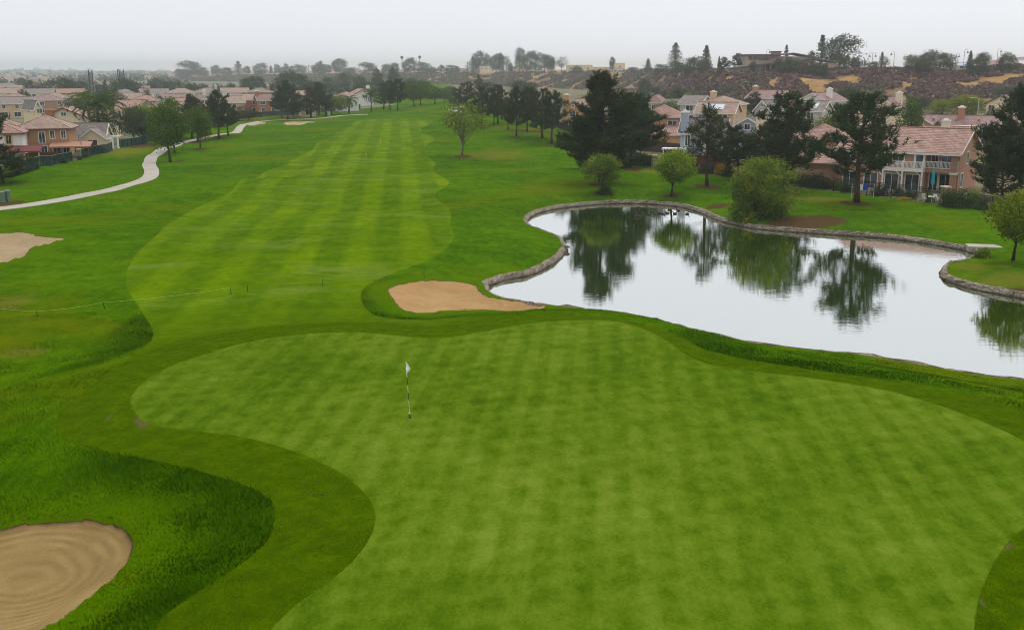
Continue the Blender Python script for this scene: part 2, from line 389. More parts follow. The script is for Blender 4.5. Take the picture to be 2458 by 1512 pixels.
def stripe_fn(ang, period, amt, wob=.25, fade=None):
    def f(t, P, fac):
        x = t.sep(t.map(P, rot=(0, 0, ang)))[0]
        x = t.math('ADD', x, t.math('MULTIPLY', t.noise(P, .12, 2), wob * period * 2))
        w = t.math('SINE', t.math('MULTIPLY', x, 6.2832 / period))
        w = t.math('MULTIPLY', w, 2.2); w = t.math('MAXIMUM', t.math('MINIMUM', w, 1.), -1.)
        k = t.ramp(t.math('ADD', t.math('MULTIPLY', t.noise(P, .09, 2), .6), t.math('MULTIPLY', t.noise(P, .7, 3, .6), .4)), [(.36, fade or 0.), (.62, 1.)])
        return t.math('ADD', fac, t.math('MULTIPLY', t.math('MULTIPLY', w, k), amt))
    return f
C = lambda *a: lin(a)
def G_(r, g, b, kr=.66, kg=.62):
    c = lin((r, g, b)); return (c[0] * kr, c[1] * kg, c[2] * .03)
Gg = lambda r, g, b: G_(r, g, b, .66, .67)[:2] + (lin((b, b, b))[0] * .34,)
Gc = lambda *a: G_(*a, .72, .80)
Gf = lambda *a: G_(*a, .82, .79)
Gr = lambda *a: G_(*a, .88, .86)
GRN = grass_mat('putting_green_turf', [(.26, Gg(76, 108, 22)), (.42, Gg(96, 126, 28)), (.56, Gg(113, 140, 46)), (.74, Gg(133, 156, 70))],
                stripe=lambda t, P, f: stripe_fn(R(72), 1.24, .026, .05, .35)(t, P, stripe_fn(R(5), 1.24, .052, .03, .4)(t, P, f)), fine=5, bump=.25, bdist=.02, contrast=2.2,
                patch=lambda t, P, c: t.mix(t.ramp(t.noise(P, .9, 4, .7), [(.6, 0.), (.78, .6)]), c, Gg(104, 132, 20)))
def fringe_patch(t, P, c):
    gd = t.attr('gd')
    k = t.ramp(t.math('ADD', t.math('MULTIPLY', gd, .0333), 1.0), [(.35, 0.), (.74, .75), (.87, 1.)])       # olive collar towards the green
    c2 = t.ramp(t.math('ADD', t.math('MULTIPLY', t.noise(P, 1.3, 4, .65), .6), t.math('MULTIPLY', t.noise(P, 9, 3, .7), .4)),
                [(.3, Gc(58, 82, 14)), (.5, Gc(80, 104, 20)), (.7, Gc(106, 124, 32))])
    c = t.mix(k, c, c2)
    nn = t.math('MULTIPLY', t.math('SUBTRACT', t.noise(P, 2.2, 4, .7), .5), 1.5)
    c = t.mix(t.ramp(t.math('ADD', t.attr('soil'), nn), [(.45, 0.), (.8, .75)]), c, C(104, 88, 62))
    pale = t.ramp(t.noise(t.map(P, (.09, .16, 1)), 1.0, 5, .65, .6), [(.52, 0.), (.70, .45)])                # worn pale patches
    return t.mix(t.math('MULTIPLY', pale, t.math('SUBTRACT', 1.0, k)), c, C(122, 136, 62))
FWY = grass_mat('fairway_turf', [(.28, Gf(66, 102, 14)), (.42, Gf(83, 117, 20)), (.57, Gf(101, 134, 36)), (.74, Gf(124, 152, 58))],
                stripe=stripe_fn(R(-6), 5.0, .10, .035), fine=3.2, bump=.3, bdist=.03, patch=fringe_patch, contrast=1.5)
def rough_patch(t, P, c):
    y = t.ramp(t.noise(P, .055, 4, .62, .5), [(.52, 0.), (.68, .6)])
    c = t.mix(y, c, Gr(112, 116, 40))
    d = t.ramp(t.noise(t.map(P, (1, 1, 1), loc=(40, 9, 0)), .12, 5, .65, .4), [(.63, 0.), (.74, .75)])
    c = t.mix(d, c, Gr(128, 118, 66))
    nn = t.math('MULTIPLY', t.math('SUBTRACT', t.noise(P, .8, 4, .7), .5), .9)
    c = t.mix(t.ramp(t.math('ADD', t.attr('dry'), nn), [(.3, 0.), (1., .6)]), c, C(116, 112, 40))
    c = t.mix(t.ramp(t.math('ADD', t.attr('soil'), nn), [(.35, 0.), (.6, .92)]), c, C(86, 62, 44))
    c = t.mix(t.ramp(t.math('ADD', t.attr('lush'), nn), [(.2, 0.), (.9, .55)]), c, Gr(30, 60, 8))
    e = t.ramp(t.math('ADD', t.math('MULTIPLY', t.attr('bd'), .125), 1.0), [(.6, 0.), (.9, .5), (1., .9)])
    return t.mix(e, c, Gr(84, 116, 20))
RGH = grass_mat('rough_turf', [(.28, Gr(44, 78, 14)), (.42, Gr(62, 100, 18)), (.56, Gr(80, 118, 28)), (.74, Gr(106, 136, 50))], patch=rough_patch, fine=4.2, bump=1., bdist=.12, contrast=1.7)
def sand_mat(name, a, b, cen, rings=True):
    t = NT(name); P = t.pos()
    n1 = t.noise(P, .5, 4, .6); n2 = t.noise(P, 14, 3, .7)
    q = t.map(P, loc=(-cen[0], -cen[1], 0)); q = t.map(q, (.62, 1., 1))
    dist = t.n('VectorMath', {0: q}, operation='LENGTH').outputs['Value']
    dist = t.math('ADD', dist, t.math('MULTIPLY', t.noise(P, .3, 2), .7))
    w = t.math('SINE', t.math('MULTIPLY', dist, 19.)); w2 = t.math('SINE', t.math('MULTIPLY', dist, 4.1))
    w = t.math('MULTIPLY', w, t.ramp(t.noise(P, .7, 2), [(.4, .2), (.6, 1.)]))
    f = t.math('ADD', t.math('MULTIPLY', n1, .6), t.math('MULTIPLY', n2, .4))
    f = t.math('ADD', f, t.math('ADD', t.math('MULTIPLY', w, .08), t.math('MULTIPLY', w2, .02)))
    col = t.ramp(f, [(.25, a), (.75, b)])
    edge = t.ramp(t.math('ADD', t.attr('bd'), t.math('MULTIPLY', t.noise(P, 2.5, 3), .12)), [(.07, 1.), (.13, .5), (.22, 0.)])
    col = t.mix(edge, col, C(70, 54, 36))
    h = t.math('ADD', t.math('MULTIPLY', w, .4), t.math('MULTIPLY', n2, .5))
    t.pbsdf(col, .95, t.bump(h, .6, .06), .1)
    return t.m
def cen(p): return p.mean(0)
SANDM = [sand_mat('bunker_sand_orange', C(154, 120, 74), C(188, 152, 104), cen(BA)), sand_mat('bunker_sand_brown', C(128, 104, 62), C(168, 142, 92), px_ground(40, 1400)),
         sand_mat('bunker_sand_grey', C(152, 130, 98), C(180, 158, 124), cen(BC)), sand_mat('bunker_sand_far', C(160, 138, 108), C(182, 160, 128), cen(BD)), sand_mat('bunker_sand_edge', C(150, 130, 108), C(172, 152, 126), cen(BE))]
def soil_mat(name, stops, sc=.05):
    t = NT(name); P = t.pos()
    f = t.math('ADD', t.math('MULTIPLY', t.noise(P, sc, 5, .65), .6), t.math('MULTIPLY', t.noise(P, sc * 12, 4, .7), .4))
    t.pbsdf(t.ramp(f, stops), .9, t.bump(t.noise(P, 3., 4), .5, .1), .1); return t.m
HILLM = None
def hill_mat():
    t = NT('dry_hillside'); P = t.pos()
    n = t.noise(t.map(P, (1, 1, 2.2)), .03, 6, .68, .8); m = t.noise(P, .22, 5, .7)
    f = t.math('ADD', t.math('MULTIPLY', n, .62), t.math('MULTIPLY', m, .38))
    z = t.sep(P)[2]
    col = t.ramp(f, [(.28, C(84, 66, 56)), (.42, C(120, 96, 76)), (.52, C(160, 126, 78)), (.68, C(184, 148, 92))])
    t.pbsdf(col, .95, t.bump(m, .7, .5), .05); return t.m
MATS = dict(zip(range(5), SANDM))
seen_bunker = 0
BLAB = ['orange sand bunker beside the pond wall', 'brown raked sand bunker at the lower edge of the rough', 'grey sand bunker at the side of the fairway', 'pale sand bunker below the pine row', 'thin sand bunker beside the cart path bend']
for nm, tr in PIECES:
    if nm == 'sand_bunker':
        o = piece_obj(nm, tr, SANDM[seen_bunker]); o['label'] = BLAB[seen_bunker]; seen_bunker += 1; continue
    m = {'putting_green': GRN, 'green_fringe': FWY, 'fairway': FWY, 'ground': RGH}.get(nm)
    if nm == 'hillside': m = hill_mat()
    if nm == 'pond_bed': m = soil_mat('pond_mud', [(.35, C(50, 50, 36)), (.65, C(70, 66, 48))])
    if nm == 'valley_ground': m = soil_mat('suburb_soil', [(.35, C(70, 84, 50)), (.5, C(112, 112, 88)), (.65, C(140, 134, 116))])
    if nm == 'garden_ground': m = soil_mat('garden_soil', [(.35, C(74, 92, 40)), (.5, C(112, 104, 72)), (.65, C(140, 124, 98))])
    piece_obj(nm, tr, m)

# ---------------------------------------------------------------- pond
lo, hi = POND.min(0), POND.max(0)
t = NT('pond_surface'); P = t.pos()
w1 = t.noise(t.map(P, (.45, 1.6, 1)), 1.5, 3, .55, .4); w2 = t.noise(t.map(P, (.6, 1.9, 1), rot=(0, 0, .2)), 4.2, 2, .5)
k = t.ramp(t.noise(P, .05, 3), [(.35, .35), (.65, 1.)])
hgt = t.math('MULTIPLY', t.math('ADD', w1, t.math('MULTIPLY', w2, .35)), k)
nb = t.bump(hgt, .022, .2)
gl = t.n('BsdfGlossy', {'Color': (.95, .96, .97, 1), 'Roughness': .012, 'Normal': nb}); df = t.n('BsdfDiffuse', {'Color': (*C(66, 98, 8), 1)})
lw = t.n('LayerWeight', {'Blend': .5, 'Normal': nb}).outputs['Facing']
ms = t.n('MixShader', {0: t.ramp(lw, [(.3, .3), (.62, .78), (.85, .88)]), 1: df.outputs[0], 2: gl.outputs[0]}); t.surf(ms.outputs[0])
pm = MB(); pm.poly([(lo[0] - 1, lo[1] - 1, ZW), (hi[0] + 1, lo[1] - 1, ZW), (hi[0] + 1, hi[1] + 1, ZW), (lo[0] - 1, hi[1] + 1, ZW)])
# water sheet cut to the outline (fan by grid) so that it never shows outside the bank
gx, gy = np.meshgrid(np.linspace(lo[0] - 1, hi[0] + 1, 120), np.linspace(lo[1] - 1, hi[1] + 1, 100))
S = sdf(POND, gx, gy, 6.).ravel(); geo2D = geo.D; geo.D = np.stack([gx.ravel(), gy.ravel(), np.full(gx.size, ZW)], 1); SDS = []
ii = (np.arange(99)[:, None] * 120 + np.arange(119)[None, :]).ravel()
ti = np.concatenate([np.stack([ii, ii + 1, ii + 121], 1), np.stack([ii, ii + 121, ii + 120], 1)])
wi, _ = split(ti, S + .25)
u_, inv_ = np.unique(wi, return_inverse=True)
o = obj('pond_water', mesh_np('pond_water', geo.D[u_], tris=inv_.reshape(-1, 3)), t.m); o['kind'] = 'structure'
geo.D = geo2D

# stone edging along the bank
t = NT('bank_stone'); P = t.pos()
vor = t.n('TexVoronoi', {'Vector': t.map(P, (1, 1, 1.6)), 'Scale': 2.6}).outputs
edge = t.n('TexVoronoi', {'Vector': t.map(P, (1, 1, 1.6)), 'Scale': 2.6}, feature='DISTANCE_TO_EDGE').outputs[0]
c = t.mix(t.ramp(t.noise(P, .8, 4, .7), [(.4, 0.), (.6, 1.)]), C(126, 112, 94), C(164, 150, 132))
c = t.mix(t.ramp(t.sep(vor['Color'])[0], [(.2, 0.), (.9, .6)]), c, C(170, 158, 146))
c = t.mix(t.ramp(edge, [(.02, .8), (.1, 0.)]), c, C(70, 58, 46))
c = t.mix(t.ramp(t.math('ADD', t.sep(P)[2], 1.0), [(.02, .85), (.2, 0.)]), c, C(44, 42, 32))
t.pbsdf(c, .9, t.bump(t.math('ADD', edge, t.noise(P, 7, 3)), .9, .08), .15); STONE = t.m
t = NT('bank_soil'); P = t.pos(); t.pbsdf(t.ramp(t.noise(P, 3, 4, .7), [(.35, C(70, 48, 34)), (.65, C(104, 78, 56))]), .95, t.bump(t.noise(P, 8, 3), .6, .05), .1); SOILM = t.m
def bank_wall():
    P = POND; n = len(P); Q = []
    # resample every .45 m
    for k in range(n):
        a, b = P[k], P[(k + 1) % n]; L = np.hypot(*(b - a)); m = max(1, int(L / .45))
        for j in range(m): Q.append(a + (b - a) * j / m)
    Q = np.array(Q); N = len(Q); Tn = np.roll(Q, -1, 0) - np.roll(Q, 1, 0); Tn /= np.linalg.norm(Tn, axis=1)[:, None] + 1e-9
    Nn = np.stack([Tn[:, 1], -Tn[:, 0]], 1)
    area = .5 * np.sum(Q[:, 0] * np.roll(Q[:, 1], -1) - np.roll(Q[:, 0], -1) * Q[:, 1])
    if area < 0: Nn = -Nn                       # outward normal
    r = np.random.default_rng(5); j = lambda s: r.normal(0, s, N)
    prof = [(-.36, -1.9), (-.24, -1.0), (-.12, -.80), (.0, -.62), (.14, -.54), (.3, -.55), (.42, -.8)]
    V = []
    for (off, z) in prof:
        V.append(np.stack([Q[:, 0] + Nn[:, 0] * (off + j(.05)), Q[:, 1] + Nn[:, 1] * (off + j(.05)), z + j(.04)], 1))
    V = np.concatenate(V); q = []
    for s in range(len(prof) - 1):
        a = s * N + np.arange(N); b = s * N + (np.arange(N) + 1) % N
        q.append(np.stack([a, b, b + N, a + N], 1))
    o = obj('bank_edging', mesh_np('bank_edging', V, quads=np.concatenate(q), smooth=False), STONE)
    tag(o, 'low grey stone edging wall running all around the pond', 'stone wall')
bank_wall()

# cart path ribbon, a real slab a few centimetres proud
def ribbon(name, pts, width, th, mat, px=True, n=8):
    W = [px_ground(x, y) for x, y in pts] if px else pts
    C_ = smooth_poly(W, n, False); Q = [C_[0]]
    for p in C_[1:]:
        if np.hypot(*(p - Q[-1])) > .8: Q.append(p)
    Q = np.array(Q); Tn = np.gradient(Q, axis=0); Tn /= np.linalg.norm(Tn, axis=1)[:, None]; Nn = np.stack([-Tn[:, 1], Tn[:, 0]], 1)
    offs = [-.5, -.5, -.25, 0, .25, .5, .5]; V = []
    for k, f in enumerate(offs):
        p = Q + Nn * f * width; z = H(p[:, 0], p[:, 1]) + (th if 0 < k < 6 else -.3); V.append(np.stack([p[:, 0], p[:, 1], z], 1))
    N = len(Q); V = np.concatenate(V); q = []
    for s in range(6):
        a = s * N + np.arange(N - 1); q.append(np.stack([a, a + 1, a + 1 + N, a + N], 1))
    o = obj(name, mesh_np(name, V, quads=np.concatenate(q), smooth=False), mat); o['kind'] = 'structure'; return o
t = NT('path_concrete'); P = t.pos()
f = t.math('ADD', t.math('MULTIPLY', t.noise(P, .3, 5, .6), .6), t.math('MULTIPLY', t.noise(P, 6, 4, .7), .4))
t.pbsdf(t.ramp(f, [(.3, C(160, 150, 138)), (.7, C(192, 184, 172))]), .85, t.bump(t.noise(P, 20, 2), .2, .02), .2); CONC = t.m
CP = [(-90, 512), (-40, 507), (0, 502), (70, 493), (150, 480), (220, 466), (280, 453), (335, 437), (360, 425), (364, 410), (358, 396), (362, 382), (382, 366), (415, 352), (460, 338), (506, 328), (548, 321),
      (570, 316), (575, 308), (583, 301), (604, 296), (640, 291), (705, 288), (775, 284), (825, 278), (888, 275)]
ribbon('cart_path', CP, 2.4, .07, CONC)
ribbon('cart_path', [(1130, 256), (1105, 257), (1090, 260), (1085, 264), (1100, 268), (1120, 270)], 3.0, .06, CONC)
# ---------------------------------------------------------------- vegetation
def leaf_mat(name, lo, hi, trans=.25, tips=None):
    t = NT(name); g = t.n('NewGeometry'); oc = t.n('TexCoord').outputs['Object']
    f = t.math('ADD', t.math('MULTIPLY', g.outputs['Random Per Island'], .55), t.math('MULTIPLY', t.noise(oc, .55, 3, .6), .6))
    oi = t.n('ObjectInfo').outputs['Random']
    col = t.ramp(f, [(.25, lo), (.85, hi)])
    if tips is not None: col = t.mix(t.ramp(t.noise(oc, .8, 4, .6), [(.52, 0.), (.66, .8)]), col, tips)
    hs = t.n('HueSaturation', {'Color': col, 'Hue': t.math('ADD', .485, t.math('MULTIPLY', oi, .03)), 'Value': t.math('ADD', .85, t.math('MULTIPLY', oi, .3))}).outputs[0]
    d = t.n('BsdfDiffuse', {'Color': hs}); tr = t.n('BsdfTranslucent', {'Color': hs})
    t.surf(t.n('MixShader', {0: trans, 1: d.outputs[0], 2: tr.outputs[0]}).outputs[0]); return t.m
def bark_mat(name, a, b):
    t = NT(name); oc = t.n('TexCoord').outputs['Object']
    f = t.noise(t.map(oc, (1, 1, .25)), 9, 4, .7)
    t.pbsdf(t.ramp(f, [(.35, a), (.65, b)]), .95, t.bump(f, .8, .04), .05); return t.m
BARK = bark_mat('bark_brown', C(58, 46, 38), C(98, 82, 70)); BARKG = bark_mat('bark_grey', C(88, 78, 70), C(134, 122, 110)); BARKD = bark_mat('bark_dark', C(40, 34, 30), C(70, 60, 52))
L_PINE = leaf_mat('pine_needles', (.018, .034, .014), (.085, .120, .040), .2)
L_PINE2 = leaf_mat('pine_needles_brownish', (.026, .034, .016), (.110, .118, .046), .2)
L_GREEN = leaf_mat('broad_leaves', (.034, .068, .010), (.13, .20, .026), .3, tips=(.18, .22, .02))
L_DARK = leaf_mat('dark_leaves', (.022, .044, .015), (.08, .12, .036), .25)
L_OLIVE = leaf_mat('olive_leaves', (.05, .07, .036), (.13, .16, .08), .25)
L_LIME = leaf_mat('bright_leaves', (.08, .14, .008), (.26, .35, .016), .4, tips=(.46, .44, .012))
L_YEL = leaf_mat('yellow_leaves', (.06, .10, .010), (.20, .24, .03), .35, tips=(.44, .40, .04))
L_BUSH = leaf_mat('willowy_leaves', (.060, .115, .016), (.20, .31, .036), .4, tips=(.46, .45, .02))
L_RUST = leaf_mat('autumn_leaves', (.06, .05, .02), (.16, .12, .05), .25)
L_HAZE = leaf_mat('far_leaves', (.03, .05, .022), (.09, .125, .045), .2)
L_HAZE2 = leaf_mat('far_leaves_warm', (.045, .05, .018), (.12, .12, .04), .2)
L_PALM = leaf_mat('palm_leaves', (.035, .075, .016), (.14, .20, .05), .3)
L_PAMPAS = leaf_mat('pampas_plumes', (.25, .18, .08), (.62, .50, .32), .3)
L_PURP = leaf_mat('purple_scrub', (.030, .020, .018), (.085, .062, .052), .1)
L_FLOW = leaf_mat('yellow_flowers', (.3, .2, .01), (.75, .5, .02), .2)

class TG:
    """leaf collector in numpy"""
    def __init__(s, seed): s.r = np.random.default_rng(seed); s.V = []; s.T = []; s.n = 0
    def tri(s, A, B, Cc):
        k = len(A); v = np.stack([A, B, Cc], 1).reshape(-1, 3); s.V.append(v)
        s.T.append(np.arange(s.n, s.n + 3 * k).reshape(-1, 3)); s.n += 3 * k
    def leaves(s, P, size, up=.3, asp=.55):
        """one folded leaf clump (a rhombus, two triangles) at each point"""
        k = len(P); r = s.r
        d = r.normal(size=(k, 3)); d[:, 2] += up; d /= np.linalg.norm(d, axis=1)[:, None]
        e = np.cross(d, r.normal(size=(k, 3))); e /= np.linalg.norm(e, axis=1)[:, None] + 1e-9
        L = size * r.uniform(.6, 1.35, k)[:, None]
        a, b, c1, c2 = P - d * L * .5, P + d * L * .5, P + e * L * asp * .5, P - e * L * asp * .5
        v = np.stack([a, c1, b, c2], 1).reshape(-1, 3); s.V.append(v)
        q = s.n + 4 * np.arange(k)[:, None]; s.T.append(np.concatenate([q + [0, 1, 2], q + [0, 2, 3]])); s.n += 4 * k
    def needles(s, P, D, ln, wd):
        """thin blades from P along D"""
        k = len(P); r = s.r
        e = np.cross(D, r.normal(size=(k, 3))); e /= np.linalg.norm(e, axis=1)[:, None] + 1e-9
        s.tri(P - e * wd / 2, P + e * wd / 2, P + D * ln)
    def mesh(s, name, smooth=False): return mesh_np(name, np.concatenate(s.V), tris=np.concatenate(s.T), smooth=smooth)
def unit(v): return v / (np.linalg.norm(v, axis=-1, keepdims=True) + 1e-9)

PROTO = {}
def reg(key, name, parts, h, w): 
    for pn, me, mt in parts:
        if pn in ('crown', 'foliage', 'plumes', 'blades'):
            v = np.empty(len(me.vertices) * 3, np.float32); me.vertices.foreach_get('co', v); v = v.reshape(-1, 3)
            h = float(np.percentile(v[:, 2], 99.9)); w = float(.5 * (np.ptp(np.percentile(v[:, 0], [2, 98])) + np.ptp(np.percentile(v[:, 1], [2, 98]))))
    PROTO[key] = (name, parts, h, w)     # parts: [(part name, mesh, material)]

def pine(key, seed, h=12., w=8.5, crown0=.2, dens=1., mat=None, lean=.25, shape=.75, two=False, name='pine_tree', bs=1.):
    g = TG(seed); r = g.r; mb = MB()
    lx, ly = r.normal(0, lean, 2)
    path = lambda f: np.array([lx * f ** 1.5 + .18 * math.sin(5 * f + seed), ly * f ** 1.5 + .18 * math.cos(4 * f + seed), h * f])
    fs = np.linspace(0, .96, 9); r0 = .017 * h
    mb.tube([path(f) for f in fs], [r0 * (1.25 if f == 0 else 1) * (1 - .85 * f) + .03 for f in fs], 8)
    nb = int(34 * dens * (1 - crown0) / .8)
    for k in range(nb):
        f = crown0 + (1 - crown0) * (k + r.uniform(0, 1)) / nb * .99
        fr = (f - crown0) / (1 - crown0)
        prof = (1 - fr) ** shape * (.55 + .45 * min(1, fr / .18)) * .5 * w
        L = prof * r.uniform(.55, 1.2) + .25
        az = k * 2.39996 + r.normal(0, .35)
        p0 = path(f); el = R(8) + fr * R(48) + r.normal(0, .12)
        dirh = np.array([math.cos(az), math.sin(az), 0])
        pts = [p0 + dirh * L * q * math.cos(el) + np.array([0, 0, L * q * math.sin(el) * .45 + L * .28 * q * q]) for q in np.linspace(0, 1, 5)]
        mb.tube(pts, [.022 * L + .03, .018 * L + .02, .014 * L + .015, .012 * L + .01, .012], 4, False)
        ns = max(3, int(L * 4.2 * dens))
        for j in range(ns):
            q = r.uniform(.22, 1.) ** .75; b0 = pts[0] + (pts[-1] - pts[0]) * q; b0[2] = np.interp(q, np.linspace(0, 1, 5), [p[2] for p in pts])
            sd = unit(dirh * r.uniform(.2, 1) + np.array([r.normal(0, .75), r.normal(0, .75), r.uniform(.1, 1.0)])); sl = r.uniform(.35, 1.0) * (.35 + .16 * L) * bs
            nt_ = 2 if sl < .6 else 3
            for m in range(nt_):
                base = b0 + sd * sl * (m + 1) / nt_ + r.normal(0, .1, 3)
                ax = unit(np.array([sd[0] * .6, sd[1] * .6, 1.0 + .5 * fr]) + r.normal(0, .25, 3)); tl = r.uniform(.45, .85) * bs
                kk = 15; tt = r.uniform(0, 1, kk)
                P = base + ax * (tt * tl)[:, None]
                D = unit(r.normal(size=(kk, 3)) + ax * .9)
                g.needles(P, D, r.uniform(.28, .46, (kk, 1)) * bs, .085 * bs)
    top = path(.96); kk = 60; P = top + np.stack([r.normal(0, .12, kk), r.normal(0, .12, kk), r.uniform(-.6, .9, kk)], 1); g.needles(P, unit(r.normal(size=(kk, 3)) + [0, 0, 1.2]), .42, .09)
    reg(key, name, [('trunk', mb.mesh('trunk', True), BARK), ('crown', g.mesh('crown'), mat or L_PINE)], h, w)

def broadleaf(key, seed, h=9., w=7., crown0=.24, ncl=220, per=30, leaf=.30, mat=None, bark=None, lobes=6, squash=1., name='broadleaf_tree', stems=1, up=.3, hollow=.45, vis=7, tsplit=.3, skirt=False):
    g = TG(seed); r = g.r; mb = MB(); bark = bark or BARK
    ch = h * (1 - crown0); cz = h * crown0 + ch * .5
    lob = [(unit(np.array([r.normal(), r.normal(), r.normal() * .8 + .2])), r.uniform(.12, .32), r.uniform(.45, .75)) for _ in range(lobes)]
    dips = [(unit(r.normal(size=3)), r.uniform(.15, .34)) for _ in range(5)]
    d = unit(r.normal(size=(ncl, 3))); rad = np.ones(ncl) * .82
    for u_, a, c in lob: rad += a * np.clip((d @ u_ - c) / (1 - c), 0, 1)
    for u_, a in dips: rad -= a * np.clip((d @ u_ - .72) / .28, 0, 1)
    q = hollow + (1 - hollow) * r.uniform(0, 1, ncl) ** .5
    if skirt:
        lo_ = d[:, 2] < 0; hn = np.linalg.norm(d[:, :2], axis=1, keepdims=True) + 1e-6; d = np.where(lo_[:, None], np.concatenate([d[:, :2] / hn * (.72 + .28 * hn), d[:, 2:]], 1), d)
    Cc = d * (rad * q)[:, None] * np.array([w / 2, w / 2, ch / 2 * squash]) + [0, 0, cz]
    low = Cc[:, 2] < h * crown0; Cc[low, 2] = h * crown0 + r.uniform(0, .12, low.sum()) * ch
    for k in range(stems):
        a0 = k / max(stems, 1) * 6.28 + .7; sp_ = .0 if stems == 1 else .5
        pts = [np.array([math.cos(a0) * sp_ * f * f * w * .35, math.sin(a0) * sp_ * f * f * w * .35, f * h * .78]) + np.array([.05 * math.sin(6 * f + seed), .05 * math.cos(5 * f), 0]) * h * .25 for f in np.linspace(0, 1, 7)]
        rr = .021 * h / (stems ** .4); mb.tube(pts, [rr * 1.3] + [rr * (1 - .8 * f) for f in np.linspace(.15, 1, 6)], 8)
        for j in range(vis):
            c = Cc[r.integers(ncl)]; f = r.uniform(tsplit, .8); b = np.array([np.interp(f, np.linspace(0, 1, 7), [p[i] for p in pts]) for i in range(3)])
            mid = (b + c) / 2 + np.array([0, 0, -.04 * h])
            mb.tube([b, mid, c], [rr * .5, rr * .33, rr * .1], 5, False)
    cr = .5 * (w * w * ch) ** (1 / 3) / ncl ** (1 / 3) * 1.35
    P = (Cc[:, None, :] + r.normal(0, 1, (ncl, per, 3)) * cr * np.array([.62, .62, .46])).reshape(-1, 3)
    P = P[P[:, 2] > h * crown0 * .7]
    g.leaves(P, leaf, up)
    reg(key, name, [('trunk', mb.mesh('trunk', True), bark), ('crown', g.mesh('crown'), mat or L_GREEN)], h, w)

def conifer(key, seed, h=16., w=7., crown0=.06, mat=None, tiers=26, name='conifer_tree', gap=0.):
    g = TG(seed); r = g.r; mb = MB(); mb.tube([(0, 0, 0), (0, 0, h * .5), (0, 0, h * .98)], [.02 * h, .012 * h, .02], 7)
    for k in range(tiers):
        f = crown0 + (1 - crown0) * k / tiers; L = (1 - f) ** .85 * w / 2 * r.uniform(.85, 1.1) + .15
        nbr = 9
        for j in range(nbr):
            if r.uniform() < gap: continue
            az = j / nbr * 6.28 + k * 1.1 + r.normal(0, .15); l = L * r.uniform(.7, 1.12)
            dd = np.array([math.cos(az), math.sin(az), 0.])
            n = 16; q = r.uniform(.1, 1, n)
            P = np.array([0, 0, h * f]) + dd * (q * l)[:, None] + np.stack([r.normal(0, .05 * l + .05, n), r.normal(0, .05 * l + .05, n), .22 * l * q * (q - .75) + r.normal(0, .12, n)], 1)
            g.leaves(P, .55, -.15, .5)
    reg(key, name, [('trunk', mb.mesh('trunk', True), BARKD), ('crown', g.mesh('crown'), mat or L_HAZE)], h, w)
def cypress(key, seed, h=9., w=1.3, mat=None):
    g = TG(seed); r = g.r; mb = MB(); mb.tube([(0, 0, 0), (0, 0, h * .9)], [.12, .03], 6)
    n = 900; f = r.uniform(.04, 1, n); a = r.uniform(0, 6.28, n); rad = w / 2 * np.sin(np.clip(f * 1.02, 0, 1) ** .55 * 3.1416) ** .6 * r.uniform(.55, 1.08, n)
    g.leaves(np.stack([np.cos(a) * rad, np.sin(a) * rad, f * h], 1), .38, 1.4, .4)
    reg(key, 'cypress_tree', [('trunk', mb.mesh('trunk', True), BARK), ('crown', g.mesh('crown'), mat or L_DARK)], h, w)
def palm(key, seed, h=8., fl=3.2, nf=26, mat=None):
    g = TG(seed); r = g.r; mb = MB(); tz = h - fl * .6
    mb.tube([(0, 0, 0), (.1, .05, tz * .4), (.12, 0, tz * .8), (.1, 0, tz)], [.24, .19, .17, .2], 9)
    stem = MB()
    for k in range(nf):
        az = k * 2.4 + r.normal(0, .15); el = R(88) - (k / nf) ** 1.1 * R(140); L = fl * r.uniform(.85, 1.1)
        p = np.array([.1, 0, tz]); pts = [p.copy()]; e = el
        for s in range(9):
            p = p + np.array([math.cos(az) * math.cos(e), math.sin(az) * math.cos(e), math.sin(e)]) * L / 9; e -= R(6 + 9.5 * s / 4); pts.append(p.copy())
        stem.tube(pts, [.05 - .004 * i for i in range(10)], 4, False)
        pts = np.array(pts)
        for side in (-1, 1):
            m = 34; q = np.linspace(.12, 1, m); B = np.stack([np.interp(q * 9, np.arange(10), pts[:, i]) for i in range(3)], 1)
            lat = np.array([-math.sin(az), math.cos(az), 0]) * side; fw = np.array([math.cos(az), math.sin(az), 0])
            D = unit(lat * r.uniform(.5, .9, (m, 1)) + fw * .45 + np.array([0, 0, -1.]) * r.uniform(.25, .95, (m, 1)))
            g.needles(B, D, (.40 * fl / 3 * np.sin(np.clip(q, .1, .97) * 3.0)[:, None] + .15), .10)
    me = g.mesh('crown')
    reg(key, 'palm_tree', [('trunk', mb.mesh('trunk', True), BARKG), ('crown', me, mat or L_PALM), ('frond_stems', stem.mesh('frond_stems'), L_PALM)], h, fl * 2)
def fanpalm(key, seed, h=18., w=3.2):
    g = TG(seed); r = g.r; mb = MB(); mb.tube([(0, 0, 0), (.1, 0, h * .5), (0, 0, h - 1.4)], [.34, .24, .22], 7)
    n = 900; d = unit(r.normal(size=(n, 3))); d[:, 2] *= 1.25; c = np.array([0, 0, h - w * .55])
    g.needles(c + d * .3, unit(d), r.uniform(.55, 1., (n, 1)) * w * .5, .22)
    reg(key, 'fan_palm', [('trunk', mb.mesh('trunk', True), BARKG), ('crown', g.mesh('crown'), L_HAZE)], h, w)
